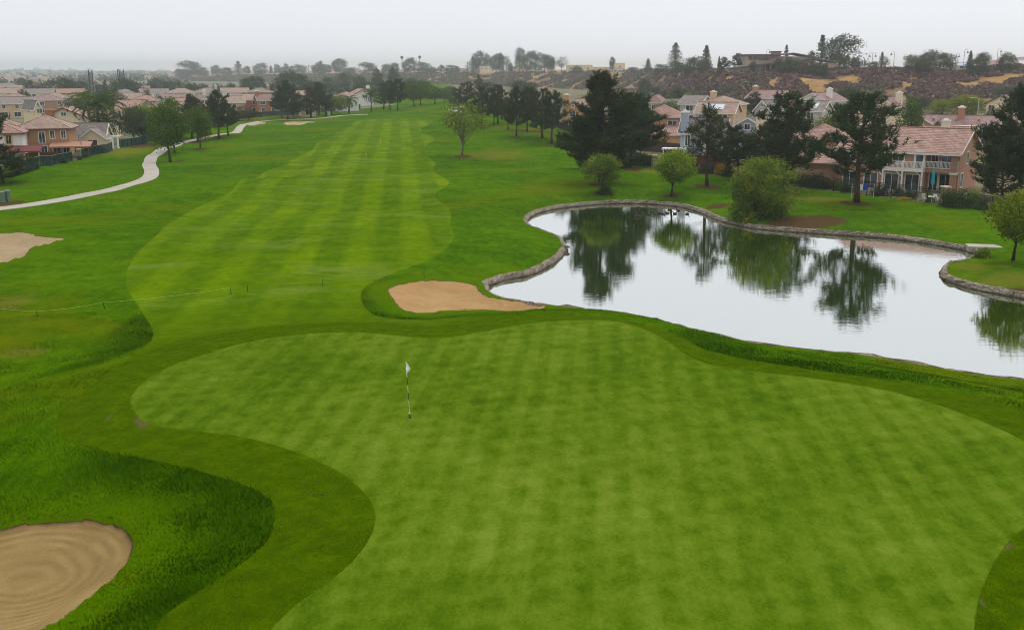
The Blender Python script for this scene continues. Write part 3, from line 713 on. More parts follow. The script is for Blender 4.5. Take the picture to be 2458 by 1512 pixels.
def shrub(key, seed, h=1.6, w=2.2, mat=None, ncl=46, per=22, leaf=.2, name='shrub'):
    g = TG(seed); r = g.r; d = unit(r.normal(size=(ncl, 3))); d[:, 2] = np.abs(d[:, 2])
    Cc = d * r.uniform(.35, .95, (ncl, 1)) * np.array([w / 2, w / 2, h * .9]); cr = .16 * (w * w * h) ** (1 / 3)
    P = (Cc[:, None, :] + r.normal(0, cr * .62, (ncl, per, 3))).reshape(-1, 3); P[:, 2] = np.abs(P[:, 2])
    g.leaves(P, leaf, .4); reg(key, name, [('foliage', g.mesh('foliage'), mat or L_DARK)], h, w)
def plume(key, seed, h=2.4, w=2.6):
    g = TG(seed); r = g.r; gg = TG(seed + 1)
    n = 700; a = r.uniform(0, 6.28, n); D = unit(np.stack([np.cos(a) * r.uniform(.1, .9, n), np.sin(a) * r.uniform(.1, .9, n), r.uniform(.5, 1.2, n)], 1)); gg.needles(r.normal(0, .2, (n, 3)) * [1, 1, 0], D, r.uniform(.5, .8, (n, 1)) * h * .8, .05)
    for k in range(34):
        a = r.uniform(0, 6.28); e = r.uniform(.0, .42); d = np.array([math.cos(a) * e, math.sin(a) * e, 1]); d /= np.linalg.norm(d); top = d * h * r.uniform(.8, 1.05)
        m = 34; q = r.uniform(0, .38, m); P = top - d * (q * h * .8)[:, None] + r.normal(0, .06, (m, 3)); g.leaves(P, .24, .8, .35)
    reg(key, 'pampas_grass', [('blades', gg.mesh('blades'), L_OLIVE), ('plumes', g.mesh('plumes'), L_PAMPAS)], h, w)

pine('pine1', 1, 13, 9.0, .2, 1.25, L_PINE, .3, .62, bs=1.1)
pine('pine2', 2, 13, 8.2, .16, 1.15, L_PINE2, .4, .7, bs=1.1)
pine('pine3', 3, 12, 8.0, .24, 1.15, L_PINE, .2, .55, bs=1.1)
pine('pine4', 4, 11, 6.6, .26, 1.0, L_PINE2, .3, .7, bs=1.1)
pine('pine5', 5, 11, 7.0, .28, 1.05, L_PINE, .35, .5, bs=1.1)
pine('pinebig', 6, 16, 11.5, .10, 1.6, L_PINE, .3, .72, bs=1.15)
pine('pinebig2', 8, 13, 9.5, .2, 1.5, L_PINE, .3, .6, bs=1.15)
pine('pinelow', 9, 9, 8.5, .06, 1.2, L_PINE, .3, .6, bs=1.1)
broadleaf('broad1', 21, 9.5, 7.2, .2, 300, 34, .30, L_GREEN)
broadleaf('broad2', 22, 8.5, 6.0, .2, 240, 30, .30, L_GREEN, lobes=8)
broadleaf('olive', 23, 6.5, 6.5, .12, 230, 30, .24, L_OLIVE, BARKG)
broadleaf('lime', 24, 8., 6., .1, 240, 28, .28, L_LIME)
broadleaf('young', 25, 6.6, 4.6, .34, 85, 17, .27, L_YEL, BARKG, lobes=7, stems=4, hollow=.4, vis=9, tsplit=.2)
broadleaf('small1', 26, 4.2, 3.3, .26, 190, 30, .19, L_BUSH, BARKD, lobes=7, vis=9)
broadleaf('small2', 27, 4.2, 3.4, .28, 200, 30, .19, L_LIME, BARKD, lobes=9, vis=9)
broadleaf('bigbush', 28, 6.6, 5.6, .0, 420, 36, .22, L_BUSH, BARKD, lobes=10, hollow=.4, stems=3, vis=3)
broadleaf('poplar', 29, 11, 5., .08, 240, 30, .30, L_GREEN, lobes=5)
broadleaf('yellow', 30, 7, 7., .15, 240, 30, .26, L_YEL)
broadleaf('dark1', 31, 9, 8., .12, 260, 30, .32, L_DARK, lobes=8)
broadleaf('rust', 32, 7, 6., .15, 200, 26, .3, L_RUST)
broadleaf('round1', 33, 10, 9., .16, 260, 30, .34, L_GREEN, lobes=6)
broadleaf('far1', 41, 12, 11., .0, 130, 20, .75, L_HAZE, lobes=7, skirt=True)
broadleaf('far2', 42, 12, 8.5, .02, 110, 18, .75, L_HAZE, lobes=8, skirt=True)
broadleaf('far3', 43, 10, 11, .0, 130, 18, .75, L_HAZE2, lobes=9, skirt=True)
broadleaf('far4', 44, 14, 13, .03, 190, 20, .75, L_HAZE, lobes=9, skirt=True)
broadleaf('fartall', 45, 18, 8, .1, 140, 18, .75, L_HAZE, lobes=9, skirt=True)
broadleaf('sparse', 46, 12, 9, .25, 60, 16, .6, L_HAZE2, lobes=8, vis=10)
conifer('spire', 51, 18, 10.5, .04); conifer('spire2', 52, 16, 6.5, .05); conifer('spire3', 53, 16, 7, .1, gap=.35)
cypress('cypress', 61); palm('palm', 71, 9.5, 4.2, 34); palm('palm2', 72, 5, 2.6, 20); fanpalm('fan', 81)
shrub('shrub1', 91); shrub('shrub2', 92, 1.6, 2.2, L_BUSH); shrub('shrub3', 93, 1.5, 2., L_OLIVE); shrub('flower', 94, .8, 1.4, L_FLOW, leaf=.14); shrub('hedge', 95, 2.4, 3.6, L_DARK, 120, 30, .2, 'hedge_shrub')
plume('pampas', 96)

_made = {}
def plant(key, X, Y, h, w, label, cat='tree', group=None, rz=None, z=None, sink=.05, name=None):
    nm, parts, ph, pw = PROTO[key]; nm = name or nm
    s = len(_made.setdefault(key, []))
    if not _made[key]:
        if len(parts) == 1:
            root = obj(nm, parts[0][1], parts[0][2])
        else:
            root = empty(nm)
            for pn, me, mt in parts: obj(pn, me, mt, root)
    else:
        root = copy_tree(_made[key][0]); root.name = nm
        for k in list(root.keys()):
            if k in ('label', 'group', 'category'): del root[k]
    _made[key].append(root)
    z = hz(X, Y) if z is None else z
    root.location = (X, Y, z - sink); root.rotation_euler = (0, 0, rz if rz is not None else (s * 2.1 + hash(key) % 7 * 0 + len(key)) % 6.28)
    root.scale = (w / pw, w / pw, h / ph)
    return tag(root, label, cat, group)
def tree(key, xb, yb, ytop, wpx, label, group=None, rz=None, cat='tree', Y=None, name=None):
    """tree whose foot is seen at (xb, yb), or stands at distance Y, with its top at row ytop"""
    if Y is None: X, Y, z = pg(xb, yb)
    else:
        X = px_x(xb, Y); z = hz(X, Y); X = px_x(xb, Y, z)
    h = max(row_z(ytop, Y) - z, .3)
    # the top prototype leaves reach a little past h
    return plant(key, X, Y, h, wpx * mpp(Y, z), label, cat, group, rz, z, name=name)
# ---------------------------------------------------------------- houses
def tile_mat(name, a, b, period=.19):
    t = NT(name); oc = t.n('TexCoord').outputs['Object']; s = t.sep(oc)
    ph = t.math('FRACT', t.math('DIVIDE', s[2], period))
    row = t.math('FLOOR', t.math('DIVIDE', s[2], period))
    cell = t.n('CombineXYZ', {0: t.math('FLOOR', t.math('MULTIPLY', t.math('ADD', s[0], s[1]), 3.2)), 1: row, 2: 0.}).outputs[0]
    rnd = t.n('TexWhiteNoise', {'Vector': cell}, noise_dimensions='3D').outputs['Value']
    f = t.math('ADD', t.math('MULTIPLY', rnd, .45), t.math('MULTIPLY', t.noise(oc, .45, 5, .7), .6))
    col = t.ramp(f, [(.2, a), (.85, b)])
    lapc = t.ramp(ph, [(.0, .78), (.16, .78), (.3, 0.)])           # dark lap joint under each tile course
    col = t.mix(lapc, col, tuple(v * .28 for v in a))
    t.pbsdf(col, .85, t.bump(ph, .8, .06), .15); return t.m
T_RED = tile_mat('roof_tile_red', C(150, 114, 102), C(200, 166, 152)); T_PINK = tile_mat('roof_tile_pink', C(152, 126, 112), C(198, 172, 154)); T_BROWN = tile_mat('roof_tile_brown', C(128, 104, 92), C(176, 148, 134))
T_GREY = tile_mat('roof_tile_grey', C(128, 118, 112), C(172, 160, 152)); T_MAUVE = tile_mat('roof_tile_mauve', C(142, 112, 108), C(188, 156, 150))
T_DGREY = tile_mat('roof_tile_dark', C(96, 90, 90), C(134, 126, 124))
W_ORANGE = plain('stucco_orange', C(206, 156, 112), .9, .10, .7); W_BROWN = plain('stucco_brown', C(184, 140, 116), .9, .10, .7); W_DBROWN = plain('stucco_dark_brown', C(168, 116, 90), .9, .1, .7)
W_TAN = plain('stucco_tan', C(214, 184, 150), .9, .1, .7); W_CREAM = plain('stucco_cream', C(238, 220, 190), .9, .08, .7); W_WHITE = plain('stucco_white', C(240, 236, 228), .9, .08, .7)
W_BLUE = plain('stucco_blue_grey', C(176, 186, 200), .9, .08, .7); W_GREY = plain('stucco_grey', C(200, 198, 194), .9, .08, .7); W_YELLOW = plain('stucco_yellow', C(234, 214, 168), .9, .08, .7); W_PINK = plain('stucco_pink', C(214, 180, 164), .9, .1, .7)
TRIM = plain('trim_white', C(240, 238, 232), .6, .05); TRIMB = plain('trim_brown', C(110, 80, 68), .7, .1); TRIMT = plain('trim_tan', C(222, 190, 140), .7, .08)
t = NT('window_glass'); oc = t.n('TexCoord').outputs['Object']; t.pbsdf(t.ramp(t.noise(oc, .7, 2), [(.4, C(34, 40, 46)), (.6, C(96, 104, 108))]), .08, None, .7); GLASS = t.m
t = NT('door_glass_dark'); oc = t.n('TexCoord').outputs['Object']; t.pbsdf(t.ramp(t.noise(oc, .5, 2), [(.4, C(20, 26, 30)), (.6, C(54, 62, 66))]), .08, None, .7); GLASSD = t.m
SOLAR = plain('solar_panel', C(120, 132, 150), .12, .06, 3, .8)
WOODR = plain('fence_wood_red', C(104, 52, 38), .85, .25, 4); WOODD = plain('fence_wood_dark', C(84, 68, 66), .9, .2, 4)
DARKIN = plain('dark_opening', C(42, 38, 36), .9, .1)

class House:
    def __init__(s, name, label, X, Y, z, rz, wall, roof, trim=None, fascia=None, group=None):
        s.root = empty(name, (X, Y, z), rz, label, 'house', group); s.wm, s.rm, s.tm, s.fm = wall, roof, trim or TRIM, fascia or trim or TRIM
        s.w = MB(); s.nv = 0
    def vol(s, x0, x1, y0, y1, h, roof='hip', rh=2., z0=-.6, oh=.5, rm=None, th=.2, fascia=True):
        w = s.w; e = s.nv * .003; s.nv += 1; x0 -= e; x1 += e; y0 -= e; y1 += e
        w.poly([(x0, y0, z0), (x1, y0, z0), (x1, y0, h), (x0, y0, h)]); w.poly([(x1, y1, z0), (x0, y1, z0), (x0, y1, h), (x1, y1, h)])
        w.poly([(x1, y0, z0), (x1, y1, z0), (x1, y1, h), (x1, y0, h)]); w.poly([(x0, y1, z0), (x0, y0, z0), (x0, y0, h), (x0, y1, h)])
        if z0 > 0: w.poly([(x0, y1, z0), (x1, y1, z0), (x1, y0, z0), (x0, y0, z0)])
        xm, ym = (x0 + x1) / 2, (y0 + y1) / 2; m = MB(); rm = rm or s.rm; f = MB()
        X0, X1, Y0, Y1 = x0 - oh, x1 + oh, y0 - oh, y1 + oh
        ft = .24
        if roof == 'hip':
            half = min(X1 - X0, Y1 - Y0) / 2; zt = h + rh
            if X1 - X0 >= Y1 - Y0: a, b = (X0 + half, ym, zt), (X1 - half, ym, zt); a2 = X1 - X0 - 2 * half
            else: a, b = (xm, Y0 + half, zt), (xm, Y1 - half, zt)
            c = [(X0, Y0, h), (X1, Y0, h), (X1, Y1, h), (X0, Y1, h)]
            if X1 - X0 >= Y1 - Y0: m.poly([c[0], c[1], b, a]); m.poly([c[1], c[2], b]); m.poly([c[2], c[3], a, b]); m.poly([c[3], c[0], a])
            else: m.poly([c[0], c[1], a]); m.poly([c[1], c[2], b, a]); m.poly([c[2], c[3], b]); m.poly([c[3], c[0], a, b])
            m.poly([c[3], c[2], c[1], c[0]])
            for p, q in ((c[0], a), (c[1], b), (c[2], b), (c[3], a), (a, b)):
                if (Vector(p) - Vector(q)).length > .1: m.bar(p, q, .24, .14)
            if fascia:
                for p, q in ((0, 1), (1, 2), (2, 3), (3, 0)):
                    f.bar(tuple(np.array(c[p]) - [0, 0, ft / 2 + .01]), tuple(np.array(c[q]) - [0, 0, ft / 2 + .01]), .08, ft)
        elif roof in ('gx', 'gy'):            # ridge along x or y
            zt = h + rh
            if roof == 'gx':
                sl = rh / (ym - y0); ze = h - oh * sl; cs = [(X0, Y0, ze), (X1, Y0, ze), (X1, ym, zt), (X0, ym, zt), (X1, Y1, ze), (X0, Y1, ze)]
                for xx, fl in ((x0, 1), (x1, 0)):
                    tri_ = [(xx, y0, h), (xx, y1, h), (xx, ym, zt - .05)]; w.poly(tri_[::-1] if fl else tri_)
                slopes = [(cs[0], cs[1], cs[2], cs[3]), (cs[4], cs[5], cs[3], cs[2])]; eaves = [(cs[0], cs[1]), (cs[4], cs[5])]; rakes = [(cs[0], cs[3]), (cs[3], cs[5]), (cs[1], cs[2]), (cs[2], cs[4])]
            else:
                sl = rh / (xm - x0); ze = h - oh * sl; cs = [(X0, Y0, ze), (X0, Y1, ze), (xm, Y1, zt), (xm, Y0, zt), (X1, Y1, ze), (X1, Y0, ze)]
                for yy, fl in ((y0, 0), (y1, 1)):
                    tri_ = [(x0, yy, h), (x1, yy, h), (xm, yy, zt - .05)]; w.poly(tri_[::-1] if fl else tri_)
                slopes = [(cs[1], cs[0], cs[3], cs[2]), (cs[5], cs[4], cs[2], cs[3])]; eaves = [(cs[0], cs[1]), (cs[4], cs[5])]; rakes = [(cs[0], cs[3]), (cs[3], cs[5]), (cs[1], cs[2]), (cs[2], cs[4])]
            for q in slopes:
                up = [(p[0], p[1], p[2] + .02) for p in q]; dn = [(p[0], p[1], p[2] - th + .02) for p in q]
                m.poly(up); m.poly(dn[::-1])
                for k in range(4): m.poly([dn[k], dn[(k + 1) % 4], up[(k + 1) % 4], up[k]])
            m.bar(tuple(np.array(cs[3]) + [0, 0, .04]), tuple(np.array(cs[2]) + [0, 0, .04]), .3, .16)
            if fascia:
                for p, q in eaves: f.bar(tuple(np.array(p) - [0, 0, th / 2 + .03]), tuple(np.array(q) - [0, 0, th / 2 + .03]), .12, ft)
                for p, q in rakes: f.bar(tuple(np.array(p) - [0, 0, th / 2 + .02]), tuple(np.array(q) - [0, 0, th / 2 + .02]), .12, ft)
        elif roof == 'shed':                   # falls towards -y
            q = [(X0, Y0, h), (X1, Y0, h), (X1, Y1, h + rh), (X0, Y1, h + rh)]; up = q; dn = [(p[0], p[1], p[2] - th) for p in q]
            m.poly(up); m.poly(dn[::-1])
            for k in range(4): m.poly([dn[k], dn[(k + 1) % 4], up[(k + 1) % 4], up[k]])
        if m.v:
            ro = m.build('roof', rm, s.root)
            if f.v: f.build('fascia', s.fm, ro)
    def opening(s, face, c, y, z, w, h, kind='window', glass=None, mull=1, trim=None, tw=.13):
        """face F: front wall at y, centred on x = c;  R / L: side wall at x = y, centred on y = c"""
        fr, pn = MB(), MB()
        def put(mb, a0, a1, z0, z1, d0, d1):
            if face == 'F': mb.box(a0, a1, y - d1, y - d0, z0, z1)
            elif face == 'R': mb.box(y + d0, y + d1, a0, a1, z0, z1)
            else: mb.box(y - d1, y - d0, a0, a1, z0, z1)
        a0, a1 = c - w / 2, c + w / 2
        put(fr, a0 - tw, a0, z - tw, z + h + tw, -.05, .09); put(fr, a1, a1 + tw, z - tw, z + h + tw, -.05, .09)
        put(fr, a0, a1, z + h, z + h + tw, -.05, .09); put(fr, a0, a1, z - tw, z, -.05, .12)
        for k in range(mull): xm = a0 + w * (k + 1) / (mull + 1); put(fr, xm - .03, xm + .03, z, z + h, -.04, .05)
        put(pn, a0, a1, z, z + h, -.05, .02)
        fo = fr.build(kind, trim or s.tm, s.root); pn.build('pane', glass or GLASS, fo)
    def chimney(s, x, y, w, d, z0, z1, mat=None, capm=None):
        m = MB(); m.box(x - w / 2, x + w / 2, y - d / 2, y + d / 2, z0, z1); o = m.build('chimney', mat or s.wm, s.root)
        c = MB(); c.box(x - w / 2 - .12, x + w / 2 + .12, y - d / 2 - .12, y + d / 2 + .12, z1, z1 + .22); c.box(x - w / 4, x + w / 4, y - d / 4, y + d / 4, z1 + .22, z1 + .5); c.build('chimney_cap', capm or mat or s.wm, o)
    def part(s, name, mb, mat, parent=None): return mb.build(name, mat, parent or s.root)
    def done(s): s.w.build('wall', s.wm, s.root); return s.root
def anchor(x, Y):
    X = px_x(x, Y); z = hz(X, Y); return px_x(x, Y, z), Y, z

def yaw_to_cam(X, Y): return math.atan2(-X, Y)      # rotation that turns a front (-y) to the camera... 
def town(x, ry, wpx, label, roof='hip', wall=None, rm=None, trim=None, rot=0., st=2, ax='x', ch=None, wins=True, d=10., rh=2.0, Y=None, ext=None, group='houses of the suburb', solar=False, fascia=None, name='stucco_house', cat=None):
    """a house whose ridge is seen at row ry; its distance follows from its height"""
    hw = {1: 2.9, 2: 5.5}[st]; tot = hw + rh
    if Y is None:
        Y = 300.
        for _ in range(30):
            X, _, z = anchor(x, Y); b = math.tan(math.atan((CY - ry) / F) - PITCH)
            Y = .5 * Y + .5 * (CAMZ - z - tot) / max(-b, 1e-3)
    X, Y, z = anchor(x, Y); w = wpx * mpp(Y, z)
    h = House(name, label, X, Y, z, -math.atan2(X, Y) + R(rot), wall or W_TAN, rm or T_PINK, trim or TRIM, fascia, group)
    h.vol(-w / 2 + .5, w / 2 - .5, -d / 2, d / 2, hw, {'hip': 'hip', 'gx': 'gx', 'gy': 'gy'}[roof], rh)
    if ext:   # lower wing in front: (x0 frac, x1 frac, depth, roof)
        h.vol((ext[0] - .5) * w, (ext[1] - .5) * w, -d / 2 - ext[2], -d / 2 + .5, 2.9, ext[3], 1.4)
    y = -d / 2
    if wins:
        n = max(1, int(w / 4.2)) if Y < 420 else max(1, int(w / 6))
        for k in range(n):
            c = -w / 2 + w * (k + .5) / n + rng.normal(0, .25)
            h.opening('F', c, y - .003, hw - 1.9, rng.choice([1.1, 1.5, 1.9]), 1.25)
            if st == 2 and not ext and Y < 420: h.opening('F', c, y - .003, .7, rng.choice([1.2, 2.2]), 1.6, glass=GLASSD)
        if Y < 420:
            h.opening('R', 0, w / 2 - .5 + .003, hw - 1.9, 1.2, 1.2); h.opening('L', 0, -w / 2 + .5 - .003, hw - 1.9, 1.2, 1.2)
        if roof == 'gy': h.opening('F', 0, y - .003, hw + .5, .6, .6, 'gable_vent', mull=2)
    if ch: h.chimney(ch * w, -d * .12, 1.5, .9, hw * .5, hw + rh + 1.0, h.wm if len(str(ch)) else None, TRIM)
    if solar:
        sl = rh / (d / 2); m = MB(); q = []
        for (fx, fy) in ((-.28, .8), (.18, .8), (.18, .25), (-.28, .25)): yy = -d / 2 * fy; q.append((fx * w, yy, hw + (yy + d / 2) * sl + .12))
        m.poly(q); m.poly([(p[0], p[1], p[2] - .06) for p in q][::-1]); m.build('solar_panel', SOLAR, h.root)
    return h.done()

# --- the brown house with the balcony
def balcony_house():
    X, Y, z = pg(2290, 463); rz = R(-33)
    h = House('balcony_house', 'brown two storey house with white balcony and red tiled roof above the pond', X, Y, z, rz, W_BROWN, T_RED, TRIM)
    Wd, D, HW = 15.5, 15.5, 5.3
    # recessed porch on the right third: back wall 1.6 m behind the front line
    x0, x1 = -Wd, 0.; xr = -3.9
    h.vol(x0, xr, 0, D, HW, None); h.vol(xr, x1, 1.7, D, HW, None)
    w = h.w; w.box(xr, x1, 0.0, 1.7, 2.55, 2.98); w.box(-.75, 0., 0., .75, -.6, 2.6); w.box(-.75, 0., 0., .75, 2.9, HW)                # porch floor band and the corner pillar
    # roof over everything
    tmp = h.w; h.w = MB(); h.vol(x0, x1, 0, D, HW, 'gx', 2.7, oh=.55); h.w = tmp
    for xx, fl in ((x0, 1), (x1, 0)):
        tri_ = [(xx, 0, HW), (xx, D, HW), (xx, D / 2, HW + 2.65)]; w.poly(tri_[::-1] if fl else tri_)
    # windows and doors
    h.opening('F', -4.75, -.003, 3.0, .9, 2.05, 'balcony_door', mull=0, tw=.28)
    for c_ in (-7.5, -11.2, -14.): h.opening('F', c_, -.003, 3.6, 1.4, 1.35)
    for c_ in (-5.5, -8.2, -11., -13.9): h.opening('F', c_, -.003, .0, 1.7, 2.1, 'patio_window')
    h.opening('F', -3.1, 1.69, 3.1, .8, 1.9, glass=GLASSD); h.opening('F', -1.55, 1.69, 3.0, 1.3, 2.1, 'sliding_door', GLASSD); h.opening('F', -3.1, 1.69, 0, 1.0, 2.2, 'sliding_door', GLASSD); h.opening('F', -1.55, 1.69, 0, 1.5, 2.2, 'sliding_door', GLASSD)
    h.opening('R', 7.2, .003, 3.4, 1.6, 1.5); h.opening('R', 4.2, .003, .4, 1.8, 1.8)
    m = MB(); m.box(.003, .06, D / 2 - .5, D / 2 + .5, HW + 1.05, HW + 1.8)
    for k in range(5): m.box(.06, .09, D / 2 - .45, D / 2 + .45, HW + 1.1 + k * .14, HW + 1.17 + k * .14)
    h.part('gable_vent', m, TRIM)
    m = MB(); m.box(-.85, .1, -.1, .85, HW - .25, HW); h.part('pillar_capital', m, TRIM); m = MB(); m.box(-.85, .1, -.1, .85, 2.35, 2.6); h.part('pillar_capital', m, TRIM)
    # balcony deck with railing, posts
    bx0, bx1, by = -9.2, xr, -1.5
    m = MB(); m.box(bx0, bx1, by, -.003, 2.62, 2.95); deck = h.part('balcony', m, TRIM)
    def rail(p, q, nm='railing'):
        m = MB(); p, q = Vector(p), Vector(q); L = (q - p).length; n = int(L / .16)
        m.bar(p + Vector((0, 0, .98)), q + Vector((0, 0, .98)), .1, .1); m.bar(p + Vector((0, 0, .12)), q + Vector((0, 0, .12)), .07, .08)
        for k in range(n + 1): c = p + (q - p) * (k / n); m.bar(c + Vector((0, 0, .1)), c + Vector((0, 0, .96)), .055, .055)
        return m.build(nm, TRIM, h.root)
    rail((bx0, by + .05, 2.95), (bx1 - .05, by + .05, 2.95)); rail((bx1 - .05, by + .05, 2.95), (bx1 - .05, 0, 2.95)); rail((xr, .06, 2.98), (-.75, .06, 2.98)); rail((-.06, .75, 2.98), (-.06, 1.7, 2.98))
    for (px_, nm) in ((bx0 + .1, 'post'), ((bx0 + bx1) / 2, 'post'), (bx1 - .1, 'post')):
        m = MB(); m.box(px_ - .1, px_ + .1, by + .02, by + .22, -.6, 2.62); m.bar((px_ - .0, by + .12, 1.9), (px_ - .8, by + .12, 2.6), .1, .1); m.box(px_ - .11, px_ + .11, by - .03, by + .19, 2.63, 4.05); h.part(nm, m, TRIM)
    # patio slab
    m = MB(); m.box(-14, 1.2, -3.6, 0, -.5, -.03); h.part('patio', m, CONC)
    # lower side wing at the far end
    h.vol(x0 - 4.5, x0, 1.2, 9, 3.0, 'shed', 1.0)
    h.chimney(-12.8, D / 2 + .6, .35, .35, HW + 1.8, HW + 2.75, TRIM, TRIM)
    return h.done(), (X, Y, z, rz)
_, BH = balcony_house()

# --- orange, blue-grey and tan houses behind the pines
def orange_house():
    X, Y, z = anchor(1612, 212); h = House('orange_house', 'orange stucco house with hipped red roof behind the big pine clump', X, Y, z, R(-12), W_ORANGE, T_RED, TRIM, TRIMB)
    h.vol(-6.5, 2.2, 0, 10, 5.6, 'hip', 2.4, oh=.7); h.opening('F', .0, -.003, 3.5, 1.7, 1.5); h.opening('F', -4.6, -.003, 3.6, 1.0, 1.3)
    h.vol(-5.0, 3.4, -5.2, -.1, 2.4, 'shed', 1.9, oh=.4); h.part('rake_board', (lambda m: (m.bar((3.8, -5.6, 2.42), (3.8, .3, 4.32), .12, .3), m)[1])(MB()), TRIM)
    h.done()
orange_house()
def blue_house():
    X, Y, z = anchor(1680, 186); h = House('blue_house', 'blue grey house with tall chimney and white trim behind the pines', X, Y, z, R(-16), W_BLUE, T_DGREY, TRIM)
    h.vol(-3.6, 4.0, 0, 9, 5.0, 'gx', 2.3, oh=.5); h.vol(3.6, 12., 1.5, 10.5, 5.2, 'gy', 2.4, oh=.5)
    h.chimney(-3.0, .6, 1.25, 1.0, -.5, 8.3, W_BLUE, TRIM)
    h.opening('F', -2.3, -.003, 2.6, .8, 1.8); h.opening('F', .2, -.003, 2.7, .7, 1.6); h.opening('F', 1.5, -.003, 1.8, 1.2, 2.0); h.opening('F', 7.8, 1.49, 5.5, .9, .9, 'gable_vent', mull=1); h.opening('F', 6., 1.49, 2.4, 1.2, 1.4); h.opening('F', 10, 1.49, 2.4, 1.2, 1.4); h.opening('F', 7.8, 1.49, .3, 2.4, 2.0, 'sliding_door', GLASSD)
    m = MB()
    for k in range(11): m.box(-3.9 + k * .78, -3.75 + k * .78, -.85, -.05, 4.62, 4.84)
    h.part('rafter_ends', m, TRIM)
    m = MB(); m.box(-6.5, -2.2, -2.6, -.2, 2.1, 2.25)
    for k in range(8): m.box(-6.4 + k * .58, -6.2 + k * .58, -2.95, -2.6, 1.98, 2.1)
    m.box(-6.3, -6.1, -2.5, -2.3, -.5, 2.1); m.box(-2.7, -2.5, -2.5, -2.3, -.5, 2.1); h.part('pergola', m, TRIM)
    h.done()
blue_house()
def tan_house():
    X, Y, z = anchor(1905, 168); h = House('tan_house', 'tan house with red hip roof hidden behind two large pines', X, Y, z, R(-20), W_TAN, T_RED, TRIMB)
    h.vol(-7.5, 0, 1, 11, 4.9, 'gy', 2.4, oh=.5); h.vol(-.5, 8.4, 0, 10, 4.9, 'hip', 2.3, oh=.6); h.vol(3.5, 9.5, -3.2, -.1, 2.3, 'shed', 1.1, oh=.4)
    h.chimney(-6.2, 5.5, 1.6, 1.0, 4.5, 8.3, W_CREAM, TRIMB); h.opening('F', -4.2, .99, 3.0, 1.4, 1.4); h.opening('F', 3.4, -.003, 3.0, 1.6, 1.4); h.opening('F', 7., -.003, 2.9, 1.1, 1.6, glass=GLASSD); h.opening('F', -4, .99, .3, 2.2, 2, 'sliding_door', GLASSD)
    h.done()
tan_house()
GR = 'houses below the bluff'
town(2262, 303, 150, 'red roofed house whose ridge and cream chimney show just behind the balcony house', 'gx', W_CREAM, T_RED, rot=-10, ch=.03, group=GR, wins=False, st=1)
# brown ranch house with patio cover
def ranch():
    X, Y, z = anchor(2280, 232); h = House('ranch_house', 'long low brown house with brick chimney and white patio cover behind a dark fence', X, Y, z, R(-24), W_BROWN, T_MAUVE, TRIM)
    h.vol(-8, 9.5, 0, 9, 3.0, 'gx', 1.9); h.vol(-8.6, -3.2, -2.2, 8, 3.0, 'gy', 1.5); h.chimney(1.8, 3.2, 1.4, 1.0, 3, 6.6, W_DBROWN, TRIM)
    m = MB(); m.box(-3, 9.5, -3.2, -.1, 2.75, 2.92); c = h.part('patio_cover', m, TRIM)
    for k in range(5): m = MB(); m.box(-2.8 + k * 3., -2.6 + k * 3., -3.1, -2.9, -.5, 2.75); m.build('post', TRIM, c)
    for k in range(4): h.opening('F', -1.2 + k * 2.8, -.003, .2, 2.1, 2.1, 'sliding_door', GLASSD)
    h.opening('F', -6., -2.203, 2.9, .6, .6, 'gable_vent'); h.opening('F', -6., -2.203, .9, 1.2, 1.3)
    for k in range(3): m = MB(); m.box(-4 + k * 4.6, -3.5 + k * 4.6, 1.7, 2.2, 3.6, 4.25); h.part('roof_vent', m, T_MAUVE)
    h.done()
ranch()
town(2138, 233, 66, 'cream gabled house behind the tall pine and the poplar', 'gy', W_CREAM, T_MAUVE, rot=-22, ch=.3, group=GR, d=12)
town(1972, 218, 80, 'white gabled house with bright solar panels and white chimney under the dry hillside', 'gy', W_WHITE, T_MAUVE, rot=-28, ch=.28, group=GR, d=12)
town(1955, 243, 62, 'grey roofed house with solar panels peeking over the pine beside a cypress', 'gx', W_GREY, T_GREY, rot=-14, group=GR, solar=True)
town(1845, 217, 86, 'brown house with white windows and tall chimney directly below the clubhouse', 'gx', W_BROWN, T_MAUVE, rot=-24, ch=-.38, group=GR, d=11)
town(1842, 240, 44, 'small grey gabled house just below the brown house with tall chimney', 'gy', W_GREY, T_GREY, rot=-20, group=GR, d=9)
town(1732, 231, 96, 'broad pink roofed house with two cream chimneys', 'hip', W_TAN, T_PINK, rot=-16, ch=-.2, group=GR, d=13)
town(1722, 246, 98, 'tan house with solar panels on its pink roof and a small gable', 'gx', W_TAN, T_PINK, rot=-10, group=GR, solar=True, ext=(.0, .22, 1.2, 'gy'))
town(1668, 229, 58, 'grey roofed house with white trimmed gable at the foot of the slope', 'gx', W_GREY, T_GREY, rot=-18, group=GR)
town(1672, 254, 52, 'tan garage wing with an arched window and pink roof', 'gx', W_TAN, T_PINK, rot=-20, st=1, group=GR, rh=1.6)
town(1576, 228, 42, 'pale pink house half hidden by the twin topped big pine', 'hip', W_PINK, T_MAUVE, rot=-10, group=GR)
town(1622, 238, 56, 'low grey gabled house among green trees beyond the orange house', 'gy', W_GREY, T_GREY, rot=-30, group=GR, st=1)
town(1390, 238, 62, 'orange brick house with pointed gable seen between the pine row and big pine', 'gy', W_ORANGE, T_PINK, rot=-18, ch=-.46, group=GR, rh=2.6, d=11)
town(2432, 228, 84, 'cream gabled house at the edge of the view under the dry hillside', 'gy', W_CREAM, T_MAUVE, rot=-34, group=GR, d=12, trim=TRIM, fascia=TRIMB)
town(2052, 266, 44, 'house with pink roof glimpsed beyond the yellow flowering tree', 'gx', W_CREAM, T_PINK, rot=-12, group=GR)
town(1270, 222, 40, 'pale roofed house glimpsed above the row of pines', 'hip', W_PINK, T_MAUVE, rot=-8, group=GR)

